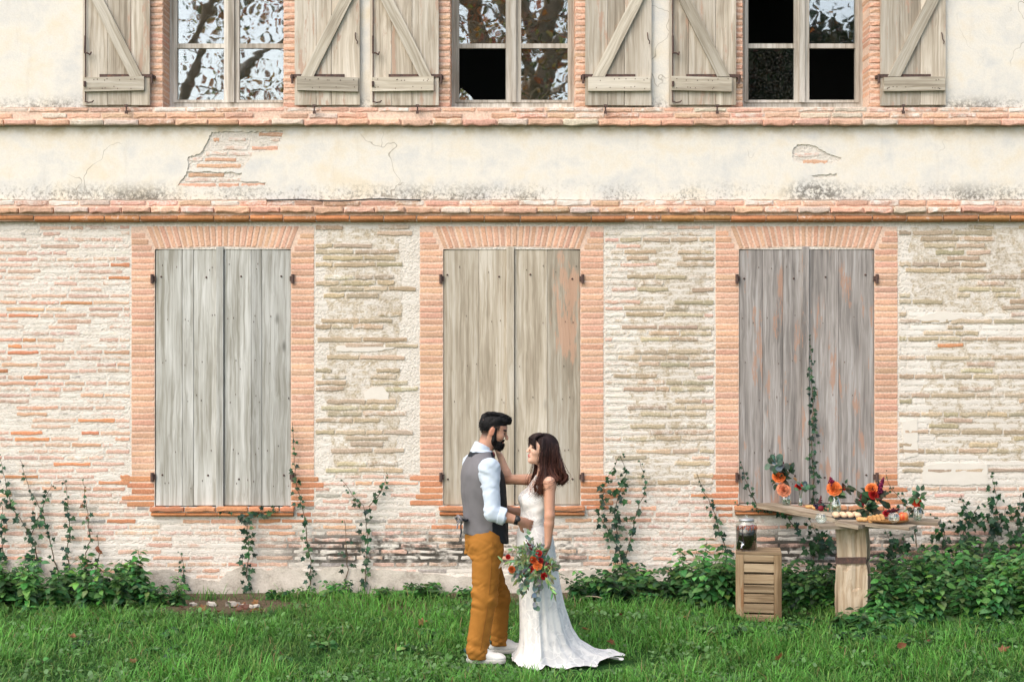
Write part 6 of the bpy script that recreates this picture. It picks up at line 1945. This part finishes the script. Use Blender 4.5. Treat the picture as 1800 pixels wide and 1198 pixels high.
# white trainers
WHT = simple('white_leather', (.62, .62, .61), .5, .4, var=.08, scale=20, bump=.1); GRN_ = simple('dark_heel_patch', (.012, .05, .045), .5); SOL = simple('rubber_sole', (.46, .45, .42), .6)
for an, yaw, gz in ((ankR, R(-28), .018), (ankL, R(-22), .018)):
    E = empty('shoe', (an[0] + .004, an[1], gz), yaw, MAN); E.scale = (.86, .9, .95)
    F = Field((-.12, -.09, -.03), (.27, .09, .16), .0045)
    F.cone((-.045, 0, .045), (.175, 0, .032), .044, .040, .02, '+', ((0, 0, 1), .85)); F.ell((.185, 0, .030), (.055, .046, .030), .02)
    F.cone((-.03, 0, .06), (-.012, 0, .105), .043, .040, .02); F.cone((0, 0, .09), (.10, 0, .055), .036, .034, .02)
    F.clip(lambda X, Y, Z: .012 - Z); F.clip(lambda X, Y, Z: Z - .115)
    F.build('upper', WHT, E)
    F = Field((-.13, -.09, -.03), (.28, .09, .06), .0045)
    F.cone((-.045, 0, .01), (.19, 0, .01), .049, .050, .01); F.clip(lambda X, Y, Z: Z - .020); F.clip(lambda X, Y, Z: -.012 - Z)
    F.build('sole', SOL, E)
    m = MB(); m.tube([(-.060, -.044, .078), (-.086, -.028, .078), (-.097, 0, .080), (-.086, .028, .078), (-.06, .044, .078)], [.012, .018, .019, .018, .012], 8); m.build('heel_patch', GRN_, E, smooth=True)
    m = MB()
    for i in range(4): m.tube([(.035 + .022 * i, -.028, .098 - .010 * i), (.035 + .022 * i, 0, .108 - .011 * i), (.035 + .022 * i, .028, .098 - .010 * i)], .004, 5)
    tag(m.build('laces', SOL, E, smooth=True), kind='stuff')

# bow tie and wristwatch
bt = np.array((.060, 0, 1.478))
F = Field(bt - .09, bt + .09, .004)
for s in (-1, 1): F.cone(bt + np.array((.004, s * .006, 0)), bt + np.array((-.004, s * .050, .002)), .010, .024, .006, '+', ((1, 0, 0), .55))
F.ell(bt + np.array((.006, 0, 0)), (.012, .011, .013), .004)
F.build('bow_tie', m_cloth('dark_red_bow', (.10, .018, .018), .7), MAN)
d = (WrR - ElR) / np.linalg.norm(WrR - ElR)
band(MAN, 'watch_strap', simple('black_watch', (.010, .010, .011), .4), Vector(WrR - d * .035), Vector(WrR - d * .008), .034)
m = MB(); m.lathe([(.0001, .008), (.016, .008), (.019, .004), (.019, -.006)], n=16)
o = m.build('watch_case', simple('black_watch_case', (.02, .02, .022), .25, .5), MAN, loc=tuple(WrR - d * .021 + np.array((.0, -.030, .012))), smooth=True); o.rotation_euler = (R(70), 0, 0)

# ------------------------------------------------------------------ the bride
BA = R(192)
BBASE = Vector((.150, -2.85, 0))
BRI = tag(empty('person', BBASE, BA), 'person in white lace wedding dress with long auburn hair, holding a bouquet', 'person')
def bl(px, py, Y):
    q = P(px, py, Y) - BBASE; c, s = math.cos(BA), math.sin(BA)
    return np.array((q.x * c + q.y * s, -q.x * s + q.y * c, q.z))
torsoB = [(.78, -.02, 0, .122, .165), (.86, -.018, 0, .120, .162), (.93, -.008, 0, .102, .140), (.99, .0, 0, .090, .122), (1.06, -.008, 0, .088, .122), (1.14, -.024, 0, .096, .136), (1.21, -.044, 0, .094, .144), (1.27, -.064, 0, .078, .146), (1.315, -.078, 0, .060, .118), (1.345, -.086, 0, .050, .070), (1.37, -.090, 0, .044, .048)]
HB = Head((-.066, 0, 1.512), R(13), R(4), 0, .93)
sL, eL, wL = np.array((-.082, .160, 1.292)), bl(966, 906, -3.05), bl(963, 955, -3.06)
sR, eR, wR = np.array((-.072, -.158, 1.292)), bl(893, 842, -2.64), bl(880, 803, -2.69)
F = Field((-.30, -.36, .0), (.42, .36, 1.66), .0055)
F.loft(torsoB, .02)
for s in (-1, 1): F.ell((.030, s * .058, 1.165), (.056, .058, .058), .03)
F.cone((-.088, 0, 1.33), HB.p(-.018, 0, -.035), .047, .043, .03)
add_head(F, HB, False)
for sh, el, wr in ((sL, eL, wL), (sR, eR, wR)):
    F.ell(sh, (.046, .040, .050), .04); F.cone(sh, el, .044, .035, .025); F.cone(el, el + (wr - el) * .3, .035, .036, .015); F.cone(el + (wr - el) * .3, wr, .036, .023, .01)
fb = lambda v: np.array((v[0] * math.cos(BA) + v[1] * math.sin(BA), -v[0] * math.sin(BA) + v[1] * math.cos(BA), v[2]))
add_hand(F, wL, fb((-.25, -.05, -1)), fb((-1, .25, .1)), .88, 1.15, 1)
add_hand(F, wR, fb((-.45, -.1, .9)), fb((-.8, -.3, -.4)), .88, .45, -1)
for s in (-1, 1):
    F.cone((-.02, s * .08, .82), (-.02, s * .075, .45), .085, .055, .03); F.cone((-.02, s * .075, .45), (-.03, s * .07, .07), .053, .035, .02); F.ell((.0, s * .07, .03), (.10, .034, .026), .03)
def bcol(V):
    c = np.tile(SKB, (len(V), 1)); L = HB.local(V); hd = V[:, 2] > 1.36
    fc = hd & (L[:, 0] > .03) & (L[:, 2] < .06)
    c[fc] = SKB * np.array((1.14, 1.16, 1.16))
    arm = np.abs(V[:, 1]) > .13
    c[arm & (V[:, 2] < 1.32)] = SKB * np.array((.84, .74, .67))
    lip = hd & (L[:, 0] > .088) & (L[:, 2] < -.044) & (L[:, 2] > -.067) & (np.abs(L[:, 1]) < .020)
    c[lip] = (.45, .13, .12)
    ch = hd & (np.hypot(L[:, 0] - .075, L[:, 2] + .022) < .022) & (np.abs(L[:, 1]) > .035)
    brow = hd & (L[:, 0] > .06) & (np.abs(L[:, 2] - .033) < .0055) & (np.abs(L[:, 1]) > .014) & (np.abs(L[:, 1]) < .054)
    c[brow] = (.05, .022, .016)
    eye = hd & (L[:, 0] > .055) & (np.abs(L[:, 2] - .011) < .006) & (np.abs(np.abs(L[:, 1]) - .034) < .016)
    c[eye] = (.035, .018, .014)
    return c
F.build('body', M['skin'], BRI, bcol)

# hair with a fringe, waves falling over the near shoulder and the back
rh = random.Random(8); STR = []
F = Field((-.32, -.22, 1.12), (.12, .26, 1.70), .005)
HB.ell(F, (-.016, 0, .052), (.108, .088, .092), .01)
HB.ell(F, (-.040, 0, -.010), (.090, .088, .090), .03)
HB.ell(F, (.125, 0, -.040), (.088, .13, .115), .01, '-')
def strand(pts, r0, r1, wav, ph):
    pts = [np.array(p, float) for p in pts]; out = []
    n = 10
    for i in range(n + 1):
        t = i / n * (len(pts) - 1); k = min(len(pts) - 2, int(t)); u = t - k
        p0, p1, p2, p3 = pts[max(k - 1, 0)], pts[k], pts[k + 1], pts[min(k + 2, len(pts) - 1)]
        q = .5 * (2 * p1 + (p2 - p0) * u + (2 * p0 - 5 * p1 + 4 * p2 - p3) * u * u + (3 * p1 - p0 - 3 * p2 + p3) * u ** 3)
        w = wav * (i / n) ** 1.2
        out.append(q + np.array((math.sin(ph + i * 1.3) * w, math.cos(ph * 1.7 + i * 1.1) * w * .6, 0)))
    STR.append((out, wav)); F.chain(out, [r0 + (r1 - r0) * i / n for i in range(n + 1)], .004)
for k in range(17):                          # near side, over the shoulder to the chest
    u = k / 16
    a = HB.p(.035 - .10 * u, .070 - .01 * rh.random(), .085 - .02 * u)
    b = HB.p(.030 - .11 * u, .086 + .010 * rh.random(), -.005)
    c = HB.p(.012 - .10 * u, .092 + .012 * rh.random(), -.11)
    d = np.array((-.010 - .125 * u + rh.gauss(0, .006), .145 + rh.uniform(-.02, .03), 1.315 + rh.uniform(-.01, .02)))
    e = np.array((.020 - .13 * u + rh.gauss(0, .012), .165 + rh.uniform(-.03, .02), 1.240 + .055 * u + rh.uniform(-.03, .02)))
    strand([a, b, c, d, e], .015, .008, .016, rh.uniform(0, 6))
for k in range(16):                          # back
    u = k / 15; y = -.085 + .175 * u
    a = HB.p(-.085, y * .8, .06); b = HB.p(-.118, y, -.03)
    c = np.array((-.185 + rh.gauss(0, .008), y * 1.15, 1.40)); d = np.array((-.200 + rh.gauss(0, .014), y * 1.3, 1.33)); e = np.array((-.195 + rh.gauss(0, .016), y * 1.35, 1.285 + rh.uniform(-.02, .03)))
    strand([a, b, c, d, e], .017, .010, .012, rh.uniform(0, 6))
for k in range(7):                           # far side
    u = k / 6
    strand([HB.p(.02 - .08 * u, -.07, .08), HB.p(.02 - .09 * u, -.085, -.01), HB.p(0 - .09 * u, -.09, -.11), np.array((-.03 - .1 * u, -.13, 1.30)), np.array((.0 - .1 * u, -.13, 1.24))], .015, .008, .01, rh.uniform(0, 6))
for k in range(12):                          # fringe
    u = k / 11; y = -.062 + .124 * u
    strand([HB.p(.035, y * .7, .125), HB.p(.080, y * .9, .105), HB.p(.100, y * 1.02, .066), HB.p(.096 - .02 * abs(y) / .06, y * 1.12, .038 - .035 * abs(y) / .062)], .011, .006, .003, rh.uniform(0, 6))
def hcol(V):
    t = np.clip((1.60 - V[:, 2]) / .34, 0, 1)[:, None] ** 1.3
    n = np.array([mnoise.noise(Vector((v[0] * 26, v[1] * 26, v[2] * 5))) for v in V])[:, None]
    return np.clip((np.array((.016, .0085, .0085)) * (1 - t) + np.array((.048, .016, .010)) * t) * (1 + .9 * n), .004, 1)
F.build('hair', M['hair'], BRI, hcol)
mh = MB()
for path, wav in STR:
    fringe = wav < .004
    for _ in range(8 if fringe else 15):
        o = np.array((rh.gauss(0, .010), rh.gauss(0, .010), rh.gauss(0, .004))) * (.45 if fringe else 1); ph = rh.uniform(0, 6); fr = rh.uniform(.7, 1.4)
        pts = []
        n = len(path)
        for i, p in enumerate(path):
            w = wav * 1.3 * (i / n)
            sp = 1 + .9 * i / n
            pts.append(p + o * sp + np.array((math.sin(ph + i * fr) * w, math.cos(ph + i * fr) * w * .7, 0)))
        e = pts[-1] + (pts[-1] - pts[-2]) * (rh.uniform(-.2, .2) if fringe else rh.uniform(.2, 1.3)); pts.append(e)
        t = np.clip((1.60 - np.array([p[2] for p in pts])) / .34, 0, 1) ** 1.3
        k_ = rh.uniform(.45, 2.1)
        b0 = len(mh.v)
        mh.tube([tuple(p) for p in pts], [.0016 * (1 - .6 * i / len(pts)) for i in range(len(pts))], 3, (0, 0, 0), cap=False)
        for i in range(len(pts)):
            c = (np.array((.020, .010, .009)) * (1 - t[i]) + np.array((.068, .022, .012)) * t[i]) * k_
            for q in range(3): mh.c[b0 + i * 3 + q] = tuple(c)
tag(mh.build('hair_strands', M['hair'], BRI), kind='stuff')

# dress
def m_lace(sheer):
    g = G('white_lace' + ('_bodice' if sheer else '_skirt'), .75, .2)
    p = g.obco()
    sw = g.n('ShaderNodeVectorMath', {0: p, 1: g.scale(g.n('ShaderNodeTexNoise', {'Vector': p, 'Scale': 9.0, 'Detail': 2.0}).outputs['Color'], .12)}, operation='ADD').outputs[0]
    v = g.vor(sw, 26 if sheer else 15, 'DISTANCE_TO_EDGE'); n = g.noise(sw, 9, 3, .6)
    pat = g.m_('MULTIPLY', g.step(v, .02, .10), g.step(n, .38, .56))
    c = g.mix(pat, (.75, .735, .715), (.60, .595, .59))
    h = g.m_('SUBTRACT', 1.0, pat)
    g.done(c, g.bump(h, .35, .004))
    if sheer:
        a = g.attr().outputs['Alpha']
        fac = g.m_('MULTIPLY', a, g.m_('MULTIPLY_ADD', pat, .55, .22), clamp=True)
        tr = g.n('ShaderNodeBsdfTransparent').outputs[0]
        g.t.links.new(g.n('ShaderNodeMixShader', {0: fac, 1: g.b.outputs[0], 2: tr}).outputs[0], g.out.inputs['Surface'])
    else:
        tl = g.n('ShaderNodeBsdfTranslucent', {'Color': (.8, .79, .78)}).outputs[0]
        g.t.links.new(g.n('ShaderNodeMixShader', {0: .12, 1: g.b.outputs[0], 2: tl}).outputs[0], g.out.inputs['Surface'])
    return g.m
F = Field((-.24, -.22, .84), (.20, .22, 1.42), .0055)
F.loft(torsoB, .02, .008)
for s in (-1, 1):
    F.ell((.032, s * .058, 1.165), (.064, .066, .066), .03)
    F.ell((-.075, s * .196, 1.285), (.062, .046, .085), .01, '-')
F.cone((-.088, 0, 1.335), (-.07, 0, 1.46), .053, .060, .01, '-'); F.ell((-.005, 0, 1.385), (.07, .07, .05), .01, '-')
F.clip(lambda X, Y, Z: .905 + .016 * np.abs(np.sin(26 * np.arctan2(Y, X) * .5)) + .05 * (X > 0) * X * 5 - Z)
F.warp(lambda X, Y, Z: .0014 * np.sin(90 * Z + 30 * X) * np.sin(60 * Y + 20 * X))
def sheer(V):
    c = np.ones((len(V), 4)); c[:, 3] = np.clip((V[:, 2] - 1.20) / .05, 0, 1); return c
F.build('bodice', m_lace(True), BRI, sheer)
# skirt and train: rings from the waist to the hem
tz = np.array([0, .06, .14, .25, .40, .55, .68, .78, .86, .92, .96, 1.0])
Zs = np.array([.985, .93, .86, .74, .56, .40, .26, .15, .075, .035, .02, .016])
XF = np.array([.108, .124, .130, .124, .112, .104, .098, .098, .112, .138, .150, .156])
XB = np.array([.100, .122, .138, .152, .180, .214, .262, .33, .44, .54, .605, .635])
WD = np.array([.136, .160, .176, .178, .188, .200, .215, .235, .262, .285, .30, .31])
AM = np.array([.0, .002, .004, .009, .016, .024, .030, .034, .036, .040, .046, .060])
NT, NA = 64, 220
vs = []; rs_ = np.random.RandomState(3)
for i in range(NT + 1):
    t = i / NT
    z, xf, xb, w, am = [np.interp(t, tz, q) for q in (Zs, XF, XB, WD, AM)]
    for j in range(NA):
        th = 2 * math.pi * j / NA
        c, s = math.cos(th), math.sin(th)
        sb = 1 / (1 + math.exp(c * 7)); rx = xf * (1 - sb) + xb * sb
        ft = math.cos(9 * th + .8 * math.sin(2 * th) + .9 * t) + .55 * math.cos(17 * th + 1.3 - 1.2 * t) + .3 * math.cos(29 * th)
        # the train pulls the folds back
        k = 1 + am * ft * (.45 + .7 * sb)
        x = rx * c * k - .012
        y = w * s * k * (1 - .10 * max(0, -c) * t)
        zz = z
        if t > .80:
            u = (t - .8) / .2
            zz += u * .018 * (1 + math.sin(7 * th + 2.0)) * (.5 + .5 * math.sin(13 * th)) * (1 if c < .4 else .4) + .004 * math.sin(40 * th) * u
        q_ = .007 * t * mnoise.noise(Vector((math.cos(th) * 5, math.sin(th) * 5, z * 4))) + .004 * t * mnoise.noise(Vector((math.cos(th) * 14, math.sin(th) * 14, z * 7)))
        vs.append((x + c * q_, y + s * q_, zz))
fs = [(i * NA + j, i * NA + (j + 1) % NA, (i + 1) * NA + (j + 1) % NA, (i + 1) * NA + j) for i in range(NT) for j in range(NA)]
obj('skirt', mesh('skirt', vs, fs, smooth=True), m_lace(False), BRI)

# bouquet held low in the near hand
bp = P(938, 992, -3.12)
BQ = tag(empty('bouquet', bp), 'loose bridal bouquet of eucalyptus with red and orange flowers held against the dress', 'bouquet')
grip = P(963, 968, -3.08) - bp
m = MB()
for k in range(14):
    e = Vector((rp.uniform(-.16, .12), rp.uniform(-.10, .02), rp.uniform(-.13, .12)))
    m.tube([grip + Vector((rp.uniform(-.012, .012), .01, .03)), grip * .6 + Vector((0, -.02, .01)), e], [.004, .0035, .002], 5)
tag(m.build('stems', M['green_stem'], BQ), kind='stuff')
m = MB()
for k in range(64):                          # sprigs with paired leaves
    a = rp.uniform(0, 2 * math.pi)
    tip = Vector((math.cos(a) * rp.uniform(.05, .20) - .01, rp.uniform(-.12, .03), math.sin(a) * rp.uniform(.06, .20) + .02))
    tip = tip * (1.12 if k % 4 == 0 else .86)
    if tip.z < -.05 and rp.random() < .5: tip.z -= .06
    st_ = grip * .25 + Vector((0, -.03, 0))
    shape = rp.choice([ROUND, OVAL, SLIM, SLIM, OVAL]); cols = [(0.18, 0.27, 0.20), (0.27, 0.35, 0.28), (0.11, 0.17, 0.12)] if shape is not SLIM else [(0.24, .30, .13), (0.32, .38, .20), (0.14, .21, .08)]
    n = 9
    for i in range(n):
        t = .3 + .7 * i / (n - 1)
        q = st_.lerp(tip, t) + Vector((0, -.03 * math.sin(t * 3), -.05 * max(0, t - .6)))
        for s in (-1, 1):
            dd = (tip - st_).normalized() * .6 + Vector((rp.gauss(0, .5), rp.gauss(-.2, .3), rp.gauss(0, .5))) + Vector((0, 0, -.3))
            leaf(m, shape, q, dd, Vector((rp.gauss(0, .5), -1, rp.gauss(.3, .4))), rp.uniform(.026, .046) * (1.35 if shape is SLIM else 1.0), tuple(x * rp.uniform(.65, 1.35) for x in rp.choice(cols)), .12, .15)
tag(m.build('eucalyptus_leaves', M['leaf'], BQ), kind='stuff')
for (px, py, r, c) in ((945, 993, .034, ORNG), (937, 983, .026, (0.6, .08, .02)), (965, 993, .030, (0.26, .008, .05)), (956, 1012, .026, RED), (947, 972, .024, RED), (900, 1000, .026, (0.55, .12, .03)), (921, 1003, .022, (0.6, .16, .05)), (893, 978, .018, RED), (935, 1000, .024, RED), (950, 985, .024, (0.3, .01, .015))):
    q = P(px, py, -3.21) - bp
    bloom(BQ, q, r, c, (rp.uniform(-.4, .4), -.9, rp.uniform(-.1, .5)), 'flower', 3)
m = MB(); spike(m, P(935, 965, -3.2) - bp, P(924, 948, -3.18) - bp, .010, WINE, 30); m.build('plume', M['petal'], BQ)
